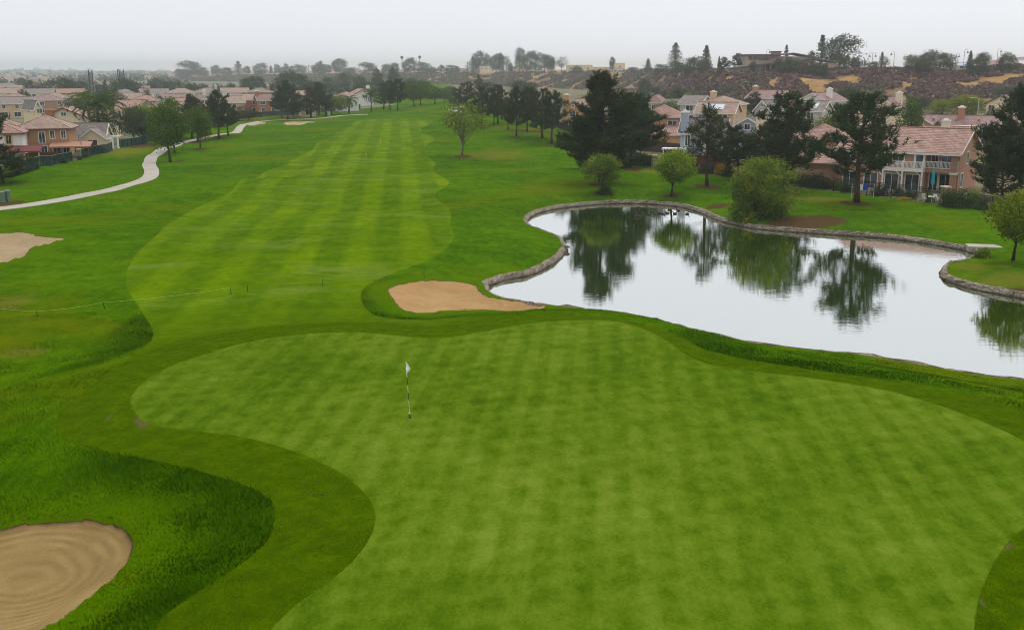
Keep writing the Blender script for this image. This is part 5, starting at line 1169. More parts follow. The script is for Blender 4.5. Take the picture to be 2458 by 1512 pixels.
# bluff skyline
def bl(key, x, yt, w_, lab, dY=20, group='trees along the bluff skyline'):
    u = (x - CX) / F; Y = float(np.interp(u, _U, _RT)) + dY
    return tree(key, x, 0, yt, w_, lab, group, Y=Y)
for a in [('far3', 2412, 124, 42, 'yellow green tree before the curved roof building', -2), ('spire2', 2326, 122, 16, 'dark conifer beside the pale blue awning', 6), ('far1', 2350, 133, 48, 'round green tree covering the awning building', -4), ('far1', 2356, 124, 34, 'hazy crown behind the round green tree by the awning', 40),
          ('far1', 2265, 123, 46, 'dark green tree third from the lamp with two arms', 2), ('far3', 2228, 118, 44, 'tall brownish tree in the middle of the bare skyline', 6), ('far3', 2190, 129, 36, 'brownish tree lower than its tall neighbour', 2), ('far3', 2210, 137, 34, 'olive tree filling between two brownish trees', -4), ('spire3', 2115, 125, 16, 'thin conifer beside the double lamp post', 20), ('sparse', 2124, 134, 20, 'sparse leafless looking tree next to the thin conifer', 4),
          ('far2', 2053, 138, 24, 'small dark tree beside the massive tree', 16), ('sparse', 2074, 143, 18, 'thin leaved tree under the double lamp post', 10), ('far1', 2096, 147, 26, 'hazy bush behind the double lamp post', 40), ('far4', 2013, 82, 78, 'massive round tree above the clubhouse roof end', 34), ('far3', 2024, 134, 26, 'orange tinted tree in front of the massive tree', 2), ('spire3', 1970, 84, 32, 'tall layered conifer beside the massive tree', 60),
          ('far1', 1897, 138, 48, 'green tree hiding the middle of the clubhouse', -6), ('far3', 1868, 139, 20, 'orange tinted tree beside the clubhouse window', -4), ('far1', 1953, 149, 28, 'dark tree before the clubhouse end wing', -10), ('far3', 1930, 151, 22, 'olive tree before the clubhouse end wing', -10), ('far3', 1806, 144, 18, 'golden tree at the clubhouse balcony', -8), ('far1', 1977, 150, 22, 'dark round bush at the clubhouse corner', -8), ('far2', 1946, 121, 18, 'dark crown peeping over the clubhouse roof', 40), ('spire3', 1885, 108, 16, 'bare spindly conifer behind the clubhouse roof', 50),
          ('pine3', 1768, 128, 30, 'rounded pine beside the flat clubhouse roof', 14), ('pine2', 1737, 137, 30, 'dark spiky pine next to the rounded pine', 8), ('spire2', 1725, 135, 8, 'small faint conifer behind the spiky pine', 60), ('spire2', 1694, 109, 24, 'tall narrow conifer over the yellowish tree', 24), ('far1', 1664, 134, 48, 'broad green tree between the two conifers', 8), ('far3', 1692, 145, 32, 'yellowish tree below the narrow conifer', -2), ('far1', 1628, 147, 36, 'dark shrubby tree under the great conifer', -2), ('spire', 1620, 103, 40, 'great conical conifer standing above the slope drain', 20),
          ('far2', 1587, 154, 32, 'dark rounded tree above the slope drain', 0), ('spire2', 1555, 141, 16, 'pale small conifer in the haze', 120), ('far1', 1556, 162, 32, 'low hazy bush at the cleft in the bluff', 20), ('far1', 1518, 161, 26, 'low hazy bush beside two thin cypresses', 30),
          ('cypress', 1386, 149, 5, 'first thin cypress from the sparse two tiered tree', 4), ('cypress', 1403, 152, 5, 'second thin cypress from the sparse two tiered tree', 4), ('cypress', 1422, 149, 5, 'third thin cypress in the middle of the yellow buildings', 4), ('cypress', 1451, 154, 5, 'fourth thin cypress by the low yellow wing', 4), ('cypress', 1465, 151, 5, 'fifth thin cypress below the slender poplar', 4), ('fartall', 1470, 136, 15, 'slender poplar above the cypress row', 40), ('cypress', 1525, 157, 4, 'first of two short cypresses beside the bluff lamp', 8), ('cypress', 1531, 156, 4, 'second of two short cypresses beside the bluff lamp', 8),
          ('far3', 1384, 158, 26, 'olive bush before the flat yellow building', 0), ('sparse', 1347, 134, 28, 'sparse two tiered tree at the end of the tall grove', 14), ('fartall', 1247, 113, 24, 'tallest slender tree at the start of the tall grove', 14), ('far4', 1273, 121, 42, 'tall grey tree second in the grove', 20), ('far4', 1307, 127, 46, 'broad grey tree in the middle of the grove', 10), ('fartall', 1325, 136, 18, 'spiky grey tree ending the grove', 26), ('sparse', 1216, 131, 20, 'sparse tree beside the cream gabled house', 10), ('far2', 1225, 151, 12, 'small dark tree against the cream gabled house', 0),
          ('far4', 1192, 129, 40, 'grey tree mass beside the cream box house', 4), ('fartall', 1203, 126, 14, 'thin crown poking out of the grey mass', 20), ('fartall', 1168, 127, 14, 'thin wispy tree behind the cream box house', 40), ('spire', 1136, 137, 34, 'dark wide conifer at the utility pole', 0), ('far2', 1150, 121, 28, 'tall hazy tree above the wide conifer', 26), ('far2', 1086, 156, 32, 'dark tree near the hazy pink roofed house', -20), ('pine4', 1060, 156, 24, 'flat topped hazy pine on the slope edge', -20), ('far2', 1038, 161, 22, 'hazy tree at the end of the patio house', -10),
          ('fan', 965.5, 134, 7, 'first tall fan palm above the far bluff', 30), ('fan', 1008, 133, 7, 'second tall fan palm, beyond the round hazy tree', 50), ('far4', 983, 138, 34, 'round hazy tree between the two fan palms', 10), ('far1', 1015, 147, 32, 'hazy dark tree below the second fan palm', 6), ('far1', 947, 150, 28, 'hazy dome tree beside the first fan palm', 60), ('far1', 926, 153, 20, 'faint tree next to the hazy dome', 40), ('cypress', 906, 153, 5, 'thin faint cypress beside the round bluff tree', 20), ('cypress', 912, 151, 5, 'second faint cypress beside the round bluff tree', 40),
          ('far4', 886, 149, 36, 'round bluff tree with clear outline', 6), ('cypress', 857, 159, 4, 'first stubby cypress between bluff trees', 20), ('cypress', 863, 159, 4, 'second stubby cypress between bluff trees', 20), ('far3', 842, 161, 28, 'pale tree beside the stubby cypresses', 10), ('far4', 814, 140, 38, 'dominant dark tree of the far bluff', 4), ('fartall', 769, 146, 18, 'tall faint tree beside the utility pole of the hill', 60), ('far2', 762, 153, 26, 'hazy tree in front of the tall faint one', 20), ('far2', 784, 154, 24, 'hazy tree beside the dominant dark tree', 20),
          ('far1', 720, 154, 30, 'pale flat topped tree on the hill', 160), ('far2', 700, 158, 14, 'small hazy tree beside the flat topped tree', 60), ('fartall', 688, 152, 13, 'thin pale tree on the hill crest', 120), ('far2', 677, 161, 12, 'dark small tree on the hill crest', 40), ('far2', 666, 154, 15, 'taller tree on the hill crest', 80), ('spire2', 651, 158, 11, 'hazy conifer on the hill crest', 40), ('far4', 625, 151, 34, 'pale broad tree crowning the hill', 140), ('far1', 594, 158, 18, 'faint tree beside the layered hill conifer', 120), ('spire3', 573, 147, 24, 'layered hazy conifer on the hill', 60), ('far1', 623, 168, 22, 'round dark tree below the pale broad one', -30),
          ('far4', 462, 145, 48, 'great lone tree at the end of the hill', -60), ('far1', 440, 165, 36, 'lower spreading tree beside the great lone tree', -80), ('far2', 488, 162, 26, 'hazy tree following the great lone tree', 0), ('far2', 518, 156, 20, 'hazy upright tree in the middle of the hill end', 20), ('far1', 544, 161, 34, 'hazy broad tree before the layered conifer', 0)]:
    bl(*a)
# trees on and under the slope
for k, (key, x, yt, w_, Y, lab) in enumerate([
    ('far1', 826, 172, 38, 820, 'hazy slope tree below the dominant dark tree'), ('pine2', 906, 164, 28, 820, 'hazy pine on the slope under the round bluff tree'), ('pine1', 944, 161, 32, 800, 'hazy pine on the slope under the first fan palm'), ('far3', 866, 180, 34, 780, 'hazy olive tree on the slope beside the tan patch'), ('far1', 790, 182, 30, 760, 'hazy tree over the dark band of the slope'), ('far1', 985, 186, 40, 700, 'dark slope tree above the round green trees'), ('far1', 1012, 190, 36, 690, 'second dark slope tree above the round green trees'),
    ('far1', 780, 196, 46, 640, 'hazy tree at the slope foot behind the tall pine'), ('far1', 824, 198, 46, 640, 'hazy tree at the slope foot behind the white houses'), ('far1', 868, 196, 46, 640, 'hazy tree at the slope foot behind the white gable'), ('far1', 910, 190, 46, 640, 'hazy tree at the slope foot behind the fence end pines'), ('far3', 856, 203, 28, 520, 'yellowish hazy tree just behind the white gabled house'), ('far1', 1080, 206, 40, 600, 'hazy tree behind the smaller round tree'), ('far1', 1170, 196, 34, 560, 'grey green tree behind the first pines of the row'),
    ('far1', 1248, 190, 50, 600, 'grey green tree mass on the dry slope, lower one'), ('far1', 1272, 196, 46, 590, 'grey green tree mass on the dry slope, rounder one'), ('far3', 1408, 226, 60, 400, 'green trees behind the orange brick house'), ('far3', 1490, 222, 60, 380, 'pale green tree behind the tallest pine'), ('round1', 1606, 240, 78, 290, 'broad green tree behind the orange house roof'), ('far1', 1596, 214, 34, 420, 'bright tree at the foot of the slope drain'), ('far1', 1628, 208, 36, 425, 'dark tree beside the slope drain foot'), ('lime', 1652, 220, 22, 400, 'light green tree behind the grey roofed gable house'), ('far1', 1570, 205, 34, 470, 'dark grey tree in the cleft of the slope'), ('far1', 1545, 188, 30, 540, 'hazy tree in the cleft of the slope'),
    ('lime', 1782, 237, 24, 350, 'light green tree beside the broad pink roof'), ('yellow', 1778, 258, 34, 290, 'yellow green tree beside the dark conifer'), ('pine2', 1809, 221, 44, 310, 'dark conifer before the small grey house'), ('dark1', 2031, 205, 40, 370, 'dark tall tree beside the white solar house'), ('olive', 2016, 246, 54, 300, 'grey green pepper tree beside the cypress'), ('cypress', 1997, 236, 6, 295, 'dark cypress in front of the pepper tree'), ('yellow', 1998, 268, 92, 205, 'yellow flowering tree between the two large pines'), ('poplar', 2180, 228, 50, 200, 'upright green tree behind the balcony house roof'), ('far1', 2212, 232, 46, 330, 'dark green tree behind the long low brown house'), ('lime', 2262, 236, 58, 320, 'bright green tree behind the brick chimney'), ('lime', 2322, 223, 84, 310, 'larger bright green tree behind the street lamp'), ('dark1', 2385, 256, 40, 240, 'green tree under the cream gabled house'), ('dark1', 2250, 282, 26, 222, 'small dark tree before the white patio cover'),
    ('dark1', 1950, 372, 60, 158, 'dark garden tree behind the pampas grass'), ('dark1', 1992, 388, 56, 152, 'dark bush under the straight trunk pine'), ('far1', 2420, 205, 60, 400, 'dark shrub tree on the slope above the cream gable')]):
    tree(key, x, 0, yt, w_, lab, 'trees between the houses and the slope', Y=Y)
# garden plants along the iron fence
for a in [('pampas', 1903, 441, 408, 30, 'golden pampas grass clump beside the leaning pine'), ('pampas', 1950, 446, 404, 40, 'creamy pampas grass clump behind the iron fence'), ('pampas', 1986, 452, 420, 24, 'small pampas clump at the end of the pampas bed'),
          ('shrub1', 1926, 448, 428, 34, 'dark shrub between the two pampas clumps'), ('shrub2', 1924, 444, 415, 26, 'green shrub rising over the iron fence'), ('shrub1', 1965, 452, 430, 50, 'dark shrub below the creamy pampas'), ('shrub2', 2016, 456, 432, 34, 'rose bush with pale blooms by the fence'), ('shrub1', 2035, 462, 440, 36, 'dark shrub at the foot of the straight trunk pine'), ('shrub1', 2112, 470, 440, 42, 'dark shrub in front of the patio windows'), ('shrub3', 2156, 471, 444, 32, 'grey green shrub under the balcony post'), ('shrub1', 2184, 476, 452, 28, 'dark round shrub beside the closed umbrella'), ('shrub2', 2232, 484, 456, 24, 'small shrub by the patio chairs'), ('flower', 2170, 480, 471, 30, 'yellow green low plants at the fence foot'),
          ('hedge', 2294, 497, 448, 68, 'dense dark hedge beside the stone fence pillar'), ('shrub2', 2338, 496, 452, 36, 'ferny green plant behind the hedge'), ('shrub3', 2357, 503, 466, 40, 'grey green shrub on the white stones'), ('shrub1', 1748, 424, 393, 36, 'dark clipped shrub behind the slim pine'), ('flower', 1729, 420, 387, 24, 'yellow flowering shrub beside the slim pine'), ('shrub3', 1695, 416, 385, 46, 'wild grey shrub behind the slim pine trunk'), ('shrub1', 1550, 398, 372, 60, 'dark ivy like shrub behind the green fence'), ('shrub2', 2360, 618, 592, 44, 'orange tinged bush beside the concrete pad'),
          ('shrub2', 112, 398, 380, 22, 'small green shrub inside the green fence'), ('shrub1', 150, 392, 372, 20, 'dark pot plant shrub behind the fence panel'), ('shrub1', 235, 366, 348, 34, 'dark shrub behind the flag yard fence'), ('shrub2', 80, 402, 372, 26, 'leafy shrub beside the burgundy patio roof')]:
    tree(*a, group='garden shrubs', cat='shrub') if a[0] != 'pampas' else tree(*a, group='pampas clumps', cat='ornamental grass')
# ---------------------------------------------------------------- golf things
WHITE = plain('paint_white', C(244, 244, 242), .5, .04); BLACK = plain('paint_black', C(26, 26, 28), .5, .1); CLOTH = plain('flag_cloth_white', C(246, 246, 246), .9, .03, 4)
DGREEN = plain('paint_dark_green', C(34, 52, 40), .6, .15); YPAINT = plain('paint_yellow', C(206, 178, 60), .6, .1); METAL = plain('pole_metal', C(128, 132, 134), .5, .1); METALW = plain('pole_pale', C(204, 204, 200), .5, .06)
ROPE = plain('rope_yellowish', C(196, 190, 120), .9, .1)
def flagstick():
    X, Y = px_plane(984, 1003, GZ); z = hz(X, Y); root = empty('flagstick', (X, Y, z), 0, 'white flag hanging limp on a black and white pin in the green', 'golf flag'); root.rotation_euler = (0, R(-2.6), 0)
    Hh = row_z(868, Y) - z + .02
    m = MB(); m.tube([(0, 0, -.1), (0, 0, Hh)], [.010, .008], 8); m.build('pole', WHITE, root, True)
    for a, b in ((.31, .45), (.58, .72)):
        m = MB(); m.tube([(0, 0, a * Hh), (0, 0, b * Hh)], [.012, .0115], 8); m.build('band', BLACK, root, True)
    m = MB(); m.tube([(0, 0, .0), (0, 0, .015), (0, 0, .03)], [.075, .075, .03], 12); m.tube([(0, 0, .03), (0, 0, .16)], [.026, .022], 8); m.build('hole_cup', BLACK, root, True)
    m = MB(); m.tube([(0, 0, .17), (0, 0, .2)], [.04, .04], 8); m.build('ferrule', WHITE, root)
    # cloth: hangs from the pole top, folded on itself, free corner below
    V, q = [], []; nu, nv = 9, 12
    for i in range(nu):
        for j in range(nv):
            u, v = i / (nu - 1), j / (nv - 1)               # u away from the pole, v down
            zz = Hh - .02 - v * .40 - u * (.27 - .04 * v) - .02 * math.sin(9 * u + 2 * v)
            xx = .012 + .20 * u * (1 - .2 * u) * (.55 + .6 * math.sin(min(v + .22, 1) * 2.6)) - .05 * v * u + .02 * math.sin(7 * v)
            V.append((xx * .92 - .10 * v * u - .03 * v, .055 * math.sin(8 * u + 1.2 * v) * u + .02 * math.sin(5 * v), zz))
    for i in range(nu - 1):
        for j in range(nv - 1): a = i * nv + j; q.append((a, a + nv, a + nv + 1, a + 1))
    V2 = [(x, y + .004, z_) for x, y, z_ in V]; n = len(V); q2 = [tuple(n + k for k in f[::-1]) for f in q]
    obj('flag', mesh_np('flag', V + V2, quads=q + q2), CLOTH, root)
flagstick()
def stake(xb, yb, yt, lean, label, mat, name='rope_stake', r=.03):
    X, Y, z = pg(xb, yb); root = empty(name, (X, Y, z), 0, label, 'stake', 'stakes beside the fairway'); root.rotation_euler = (R(4), lean, 0); h = max(row_z(yt, Y) - z, .3)
    m = MB(); m.tube([(0, 0, -.1), (0, 0, h)], [r, r * .9], 7); m.build('post', mat, root, True); m = MB(); m.tube([(0, 0, h), (0, 0, h + .03)], [r * 1.25, r * .6], 7); m.build('post_cap', BLACK, root)
    return Vector((X + math.sin(lean) * h, Y, z + h))
tops = [stake(91, 761, 747, R(-8), 'dark green rope stake closest to the left rough patch of dry grass', DGREEN), stake(252, 742, 726, R(-11), 'dark green rope stake in the middle of the rope', DGREEN), stake(555, 707, 691, R(-5), 'dark green stake at the end of the rope', DGREEN)]
stake(593, 700, 686, R(9), 'dark stake standing free just past the rope end', DGREEN); stake(775, 686, 671, R(2), 'lone dark stake in the middle of the fairway', DGREEN); stake(1018, 667, 653, R(1), 'lone dark stake behind the orange bunker', DGREEN)
stake(879, 379, 367, 0, 'yellow and black yardage marker, closer of two', YPAINT, 'yardage_marker', .06); stake(914, 347, 334, 0, 'yellow and black yardage marker, farther of two', YPAINT, 'yardage_marker', .06)
m = MB(); X, Y, z = pg(-60, 758); pts = [Vector((X, Y, z + .8))] + tops; rp = []
for a, b in zip(pts[:-1], pts[1:]):
    for k in range(8): t_ = k / 8; p = a.lerp(b, t_); p.z -= .10 * math.sin(t_ * math.pi); rp.append(p)
rp.append(tops[-1]); m.tube(rp, [.008] * len(rp), 5); tag(m.build('rope', ROPE, None, True), 'thin yellowish rope strung between the dark green stakes', 'rope')
for k, (x, y) in enumerate([(754, 1189), (775, 1187)]):
    X, Y, z = pg(x, y); m = MB(); m.tube([(0, 0, -.05), (0, 0, .03), (0, 0, .035)], [.05, .05, .03], 10); o = m.build('sprinkler_head', BLACK, None, loc=(X, Y, z)); tag(o, ['small black sprinkler head in the collar, further from the green', 'small black sprinkler head in the collar, closer to the green'][k], 'sprinkler')
m = MB(); m.box(-.25, .25, -.25, .25, -.1, .03); X, Y, z = pg(734, 396); 
def cabinet(x, y, h, r, label, mat, grp):
    X, Y, z = pg(x, y); root = empty('utility_box', (X, Y, z), R(20), label, 'utility box', grp); m = MB(); m.tube([(0, 0, -.1), (0, 0, h)], [r, r * .97], 6); m.build('casing', mat, root); m = MB(); m.tube([(0, 0, h), (0, 0, h + .06), (0, 0, h + .12)], [r * 1.06, r * 1.06, r * .8], 6); m.build('lid', METALW if 0 else METAL, root)
BOXG = plain('box_green', C(104, 128, 104), .6, .1)
cabinet(7, 486, 1.25, .36, 'squat green utility box at the edge of the view', BOXG, 'green utility boxes'); cabinet(20, 484, 1.3, .36, 'squat green utility box on the fairway side of its twin', BOXG, 'green utility boxes')
cabinet(785, 278, 1.3, .5, 'pair half of green boxes under the short pine', DGREEN, 'green boxes by the pines'); cabinet(789, 278, 1.3, .45, 'pale box beside the green box under the short pine', METALW, 'green boxes by the pines')
# duck
def ducks():
    pos = [(1195, 395), (1190, 428), (1218, 425), (1257, 407), (1310, 408), (1345, 385), (1400, 397), (1440, 402), (1480, 395), (1550, 400), (1665, 402), (1170, 357), (1215, 345), (1580, 370), (1500, 366)]
    m = MB()
    prof = [(-.30, .10, .01), (-.24, .10, .05), (-.14, .08, .11), (0, .07, .13), (.12, .08, .11), (.19, .13, .065), (.21, .2, .045), (.22, .27, .055), (.25, .30, .05), (.29, .29, .03), (.35, .28, .012)]
    m.tube([(x, 0, z) for x, z, r in prof], [r for x, z, r in prof], 9)
    dm = plain('duck_feathers', C(74, 64, 54), .9, .3, 12)
    lab = ['duck swimming beside the tree reflection', 'duck nearest the open water, first of a pair', 'duck nearest the open water, second of a pair', 'duck alone between the pair and the big group', 'duck beside the white streak on the water', 'duck behind the white streak', 'duck third from the bent tree reflection', 'duck second from the bent tree reflection', 'duck just before the bent tree reflection', 'duck past the bent tree reflection', 'duck with a small wake, apart from the rest', 'duck under the far bank, at the dark trunk reflection', 'duck under the far bank among bright ripples', 'duck close to the bank below the bent tree', 'duck close to the bank in the middle of the flock']
    first = None
    for k, (cx, cy) in enumerate(pos):
        X, Y = px_plane(cx / 3.84 + 1216.2, cy / 3.84 + 409.7, ZW)
        o = m.build('duck', dm, None, True) if first is None else first.copy()
        if first is None: first = o
        else: COL.objects.link(o)
        o.location = (X, Y, ZW - .02); o.rotation_euler = (0, 0, rng.uniform(0, 6.28)); o.scale = (1.05,) * 3; tag(o, lab[k], 'duck', 'ducks on the pond')
ducks()
X, Y, z = pg(2372, 593); m = MB(); m.box(-1.9, 1.9, -.9, .9, -.4, .12); o = m.build('concrete_pad', CONC, None, loc=(X, Y, z)); o['kind'] = 'structure'; o.rotation_euler = (0, 0, R(-12))

# ---------------------------------------------------------------- fences
t = NT('green_mesh_screen'); oc = t.n('TexCoord').outputs['Object']
d = t.n('BsdfDiffuse', {'Color': t.ramp(t.noise(oc, .8, 3), [(.35, C(24, 44, 42)), (.65, C(44, 82, 76))])}); tr = t.n('BsdfTransparent')
t.surf(t.n('MixShader', {0: .35, 1: d.outputs[0], 2: tr.outputs[0]}).outputs[0]); SCREEN = t.m
RAILG = plain('rail_grey_green', C(120, 140, 136), .6, .08)
def fence(name, label, W, h, mat_panel, mat_post, step=3.0, kind='mesh', thick=.03, cat='fence'):
    W = [np.array(p) for p in W]; Q = []
    for a, b in zip(W[:-1], W[1:]):
        n = max(1, int(round(np.hypot(*(b - a)) / step)))
        for k in range(n): Q.append(a + (b - a) * k / n)
    Q.append(W[-1]); Q = np.array(Q); Z = H(Q[:, 0], Q[:, 1])
    o0 = Vector((Q[0][0], Q[0][1], Z[0])); root = empty(name, o0, 0, label, cat)
    P = [Vector((q[0], q[1], z)) - o0 for q, z in zip(Q, Z)]
    for k, p in enumerate(P):
        m = MB(); w_ = .05 if kind != 'wood' else .07; m.box(p.x - w_, p.x + w_, p.y - w_, p.y + w_, p.z - .3, p.z + h + .04); m.build('post', mat_post, root)
    for a, b in zip(P[:-1], P[1:]):
        m = MB()
        if kind == 'mesh':
            dd = (b - a).normalized(); nn = Vector((-dd.y, dd.x, 0)) * thick / 2
            for s in (1, -1): m.poly([a + nn * s + Vector((0, 0, .05)), b + nn * s + Vector((0, 0, .05)), b + nn * s + Vector((0, 0, h)), a + nn * s + Vector((0, 0, h))])
            m.build('screen_panel', mat_panel, root); m = MB(); m.bar(a + Vector((0, 0, h)), b + Vector((0, 0, h)), .07, .07); m.build('rail', RAILG, root)
        elif kind == 'iron':
            n = max(2, int((b - a).length / .14)); up = Vector((0, 0, 1))
            for k in range(n): c = a.lerp(b, (k + .5) / n); m.bar(c + up * .08, c + up * (h - .03), .024, .024)
            for zz in (.12, h * .88, h): m.bar(a + up * zz, b + up * zz, .045, .045)
            m.build('picket_panel', mat_panel, root)
        else:
            n = max(2, int((b - a).length / .19)); up = Vector((0, 0, 1)); dd = (b - a) / n
            for k in range(n): c = a + dd * (k + .5); m.bar(c - up * .2, c + up * (h - rng.uniform(0, .05)), dd.length * .94, .03, up=(-dd.y, dd.x, 0))
            m.build('board_panel', mat_panel, root)
    return root
IRON = plain('fence_iron', C(40, 46, 44), .6, .1)
lw = [tuple(p) for p in LFW]
fence('mesh_fence', 'green mesh fence stepping along the yards of the white and orange houses', lw[1:7], 1.85, SCREEN, DGREEN)
fence('mesh_fence', 'green mesh fence from the stone pillar to the white arbor', lw[7:11], 1.85, SCREEN, DGREEN)
fence('mesh_fence', 'dark green mesh fence behind the olive trees and the large leafy tree', lw[11:17], 1.85, SCREEN, DGREEN)
fence('mesh_fence', 'dark green mesh fence in front of the brown gabled house', lw[17:21], 1.85, SCREEN, DGREEN)
fence('mesh_fence', 'far green mesh fence behind the pine group of the fairway end', lw[20:24], 1.9, SCREEN, DGREEN, 4.)
rw = [tuple(p) for p in RFW]
fence('mesh_fence', 'green mesh fence behind the pine row running to the big clump', rw[0:4], 1.9, SCREEN, DGREEN); fence('mesh_fence', 'green mesh fence beside the big pine clump ending at a pillar', rw[3:7], 1.9, SCREEN, DGREEN)
fence('iron_fence', 'black iron picket fence behind the slim pine', rw[7:11], 1.7, IRON, IRON, 2.6, 'iron'); fence('iron_fence', 'black iron picket fence behind the willowy bush', rw[10:14], 1.7, IRON, IRON, 2.6, 'iron')
fence('iron_fence', 'long black iron picket fence in front of the balcony house', rw[13:22], 1.85, IRON, IRON, 2.6, 'iron'); fence('iron_fence', 'short black iron picket fence past the hedge', rw[22:25], 1.6, IRON, IRON, 2.6, 'iron')
def wline(x0, x1, Y0, Y1): return [(px_x(x0, Y0), Y0), (px_x(x1, Y1), Y1)]
fence('wood_fence', 'red brown board fence behind the slim pine', wline(1662, 1752, 172, 166), 2.0, WOODR, WOODR, 3., 'wood'); fence('wood_fence', 'dark board fence below the orange house', wline(1534, 1642, 204, 198), 2.0, WOODD, WOODD, 3., 'wood')
fence('wood_fence', 'weathered dark board fence below the long low brown house', wline(2190, 2400, 214, 206), 2.3, WOODD, WOODD, 3., 'wood'); fence('wood_fence', 'red board fence under the burgundy patio roof', wline(58, 142, 205, 208), 1.7, WOODR, WOODR, 3., 'wood'); fence('wood_fence', 'red board fence behind the flag', wline(163, 228, 220, 224), 1.8, WOODR, WOODR, 3., 'wood')
def pillar(x, y, h, w_, label):
    X, Y, z = pg(x, y); root = empty('stone_pillar', (X, Y, z), R(12), label, 'pillar', 'stone fence pillars'); m = MB(); m.box(-w_, w_, -w_, w_, -.3, h); m.build('shaft', STONE, root); m = MB(); m.box(-w_ - .08, w_ + .08, -w_ - .08, w_ + .08, h, h + .14); m.build('cap', TRIMT, root)
for a in [(191, 384, 2.0, .38, 'stone pillar in the middle of the green fence by the flag'), (1570, 404, 2.0, .4, 'stone pillar ending the green fence beside the big pine clump'), (2266, 492, 2.1, .42, 'stone pillar with pale cap beside the hedge'), (627, 281, 2.0, .4, 'stone pillar before the brown chimney house'), (704, 277, 2.0, .4, 'stone pillar behind the big dark pine'), (769, 271, 2.0, .4, 'stone pillar under the tall pine'), (824, 266, 2.0, .4, 'stone pillar near the short palm')]: pillar(*a)
X, Y, z = pg(278, 357); root = empty('arbor', (X, Y, z), R(10), 'white garden arbor with four posts at the fence step', 'arbor')
for sx in (-.55, .55):
    for sy in (-.5, .5): m = MB(); m.box(sx - .09, sx + .09, sy - .09, sy + .09, -.2, 2.5); m.box(sx - .14, sx + .14, sy - .14, sy + .14, -.2, .25); m.build('post', WHITE, root)
m = MB()
for k in range(5): m.box(-.95, .95, -.7 + k * .35 - .05, -.7 + k * .35 + .05, 2.6, 2.74)
m.box(-.85, .85, -.58, -.44, 2.48, 2.6); m.box(-.85, .85, .44, .58, 2.48, 2.6); m.build('top_lattice', WHITE, root)
# striped national flag by the patio roof
t = NT('striped_flag'); u_, v_ = t.attr('fu'), t.attr('fv')
st = t.math('MODULO', t.math('FLOOR', t.math('MULTIPLY', v_, 13.)), 2.)
col = t.mix(st, C(170, 30, 44), C(240, 238, 236)); can = t.math('MULTIPLY', t.math('LESS_THAN', u_, .4), t.math('LESS_THAN', v_, .5385))
sx = t.math('SUBTRACT', t.math('FRACT', t.math('MULTIPLY', u_, 27.5)), .5); sy = t.math('SUBTRACT', t.math('FRACT', t.math('MULTIPLY', v_, 16.7)), .5)
star = t.math('LESS_THAN', t.math('ADD', t.math('MULTIPLY', sx, sx), t.math('MULTIPLY', sy, sy)), .06)
col = t.mix(can, col, t.mix(star, C(36, 44, 92), C(240, 240, 240))); t.pbsdf(col, .9); 
Yf = 205.; X, _, z = anchor(194, Yf); root = empty('flag', (X, Yf, z), 0, 'striped flag with blue starred corner on a slanted pole at the tan patio roof', 'flag'); z1 = row_z(325, Yf) - z
m = MB(); m.bar((-.25, .3, z1 - 1.0), (-.1, -.25, z1 + .25), .05); m.build('pole', WHITE, root)
V, q, fu, fv = [], [], [], []
for i in range(11):
    for j in range(9):
        u, v = i / 10, j / 8; V.append((-.1 + .32 * u + .55 * v * (1 - .35 * u), -.25 + .12 * math.sin(6 * v + 2 * u), z1 + .2 - 1.75 * u - .45 * v)); fu.append(u); fv.append(v)
for i in range(10):
    for j in range(8): a = i * 9 + j; q.append((a, a + 9, a + 10, a + 1))
me = mesh_np('cloth', V, quads=q)
for nm, dat in (('fu', fu), ('fv', fv)): at = me.attributes.new(nm, 'FLOAT', 'POINT'); at.data.foreach_set('value', dat)
obj('cloth', me, t.m, root)
# patio things
TEAL = plain('umbrella_teal', C(40, 176, 180), .8, .1); 
X, Y, z = pg(2237, 470); Y += 4; X = px_x(2237, Y, 0); root = empty('patio_umbrella', (X, Y, z), 0, 'closed teal patio umbrella beside white chairs', 'umbrella'); m = MB(); m.tube([(0, 0, 0), (0, 0, 3.0)], [.03, .03], 6); m.build('pole', WHITE, root); m = MB(); m.tube([(0, 0, 1.0), (0, 0, 1.2), (0, 0, 2.3), (0, 0, 2.75), (0, 0, 3.0)], [.2, .24, .2, .13, .03], 9); m.build('canopy', TEAL, root)
def chair(x, Y, rz, label):
    X, _, z = anchor(x, Y); root = empty('patio_chair', (X, Y, z), rz, label, 'chair', 'white patio chairs'); 
    m = MB(); m.box(-.28, .28, -.27, .27, .40, .46); m.build('seat', WHITE, root); m = MB()
    for k in range(5): m.box(-.26 + k * .115, -.2 + k * .115, .24, .28, .46, .95)
    m.box(-.28, .28, .24, .29, .9, 1.0); m.build('backrest', WHITE, root)
    for a in (-.25, .25):
        for b in (-.24, .24): m = MB(); m.box(a - .03, a + .03, b - .03, b + .03, 0, .4); m.build('leg', WHITE, root)
chair(2219, 127.6, .4, 'white patio chair on the balcony post side of the umbrella'); chair(2247, 127.4, 2.0, 'white patio chair on the pillar side of the umbrella'); chair(2255, 128.5, 3.6, 'white patio chair behind the other two')
X, _, z = anchor(2236, 127.2); root = empty('patio_table', (X, 127.2, z), 0, 'round white table under the teal umbrella', 'table'); m = MB(); m.tube([(0, 0, .7), (0, 0, .74)], [.6, .6], 16); m.build('table_top', WHITE, root); m = MB(); m.tube([(0, 0, 0), (0, 0, .7)], [.06, .06], 8); m.build('pedestal', WHITE, root)
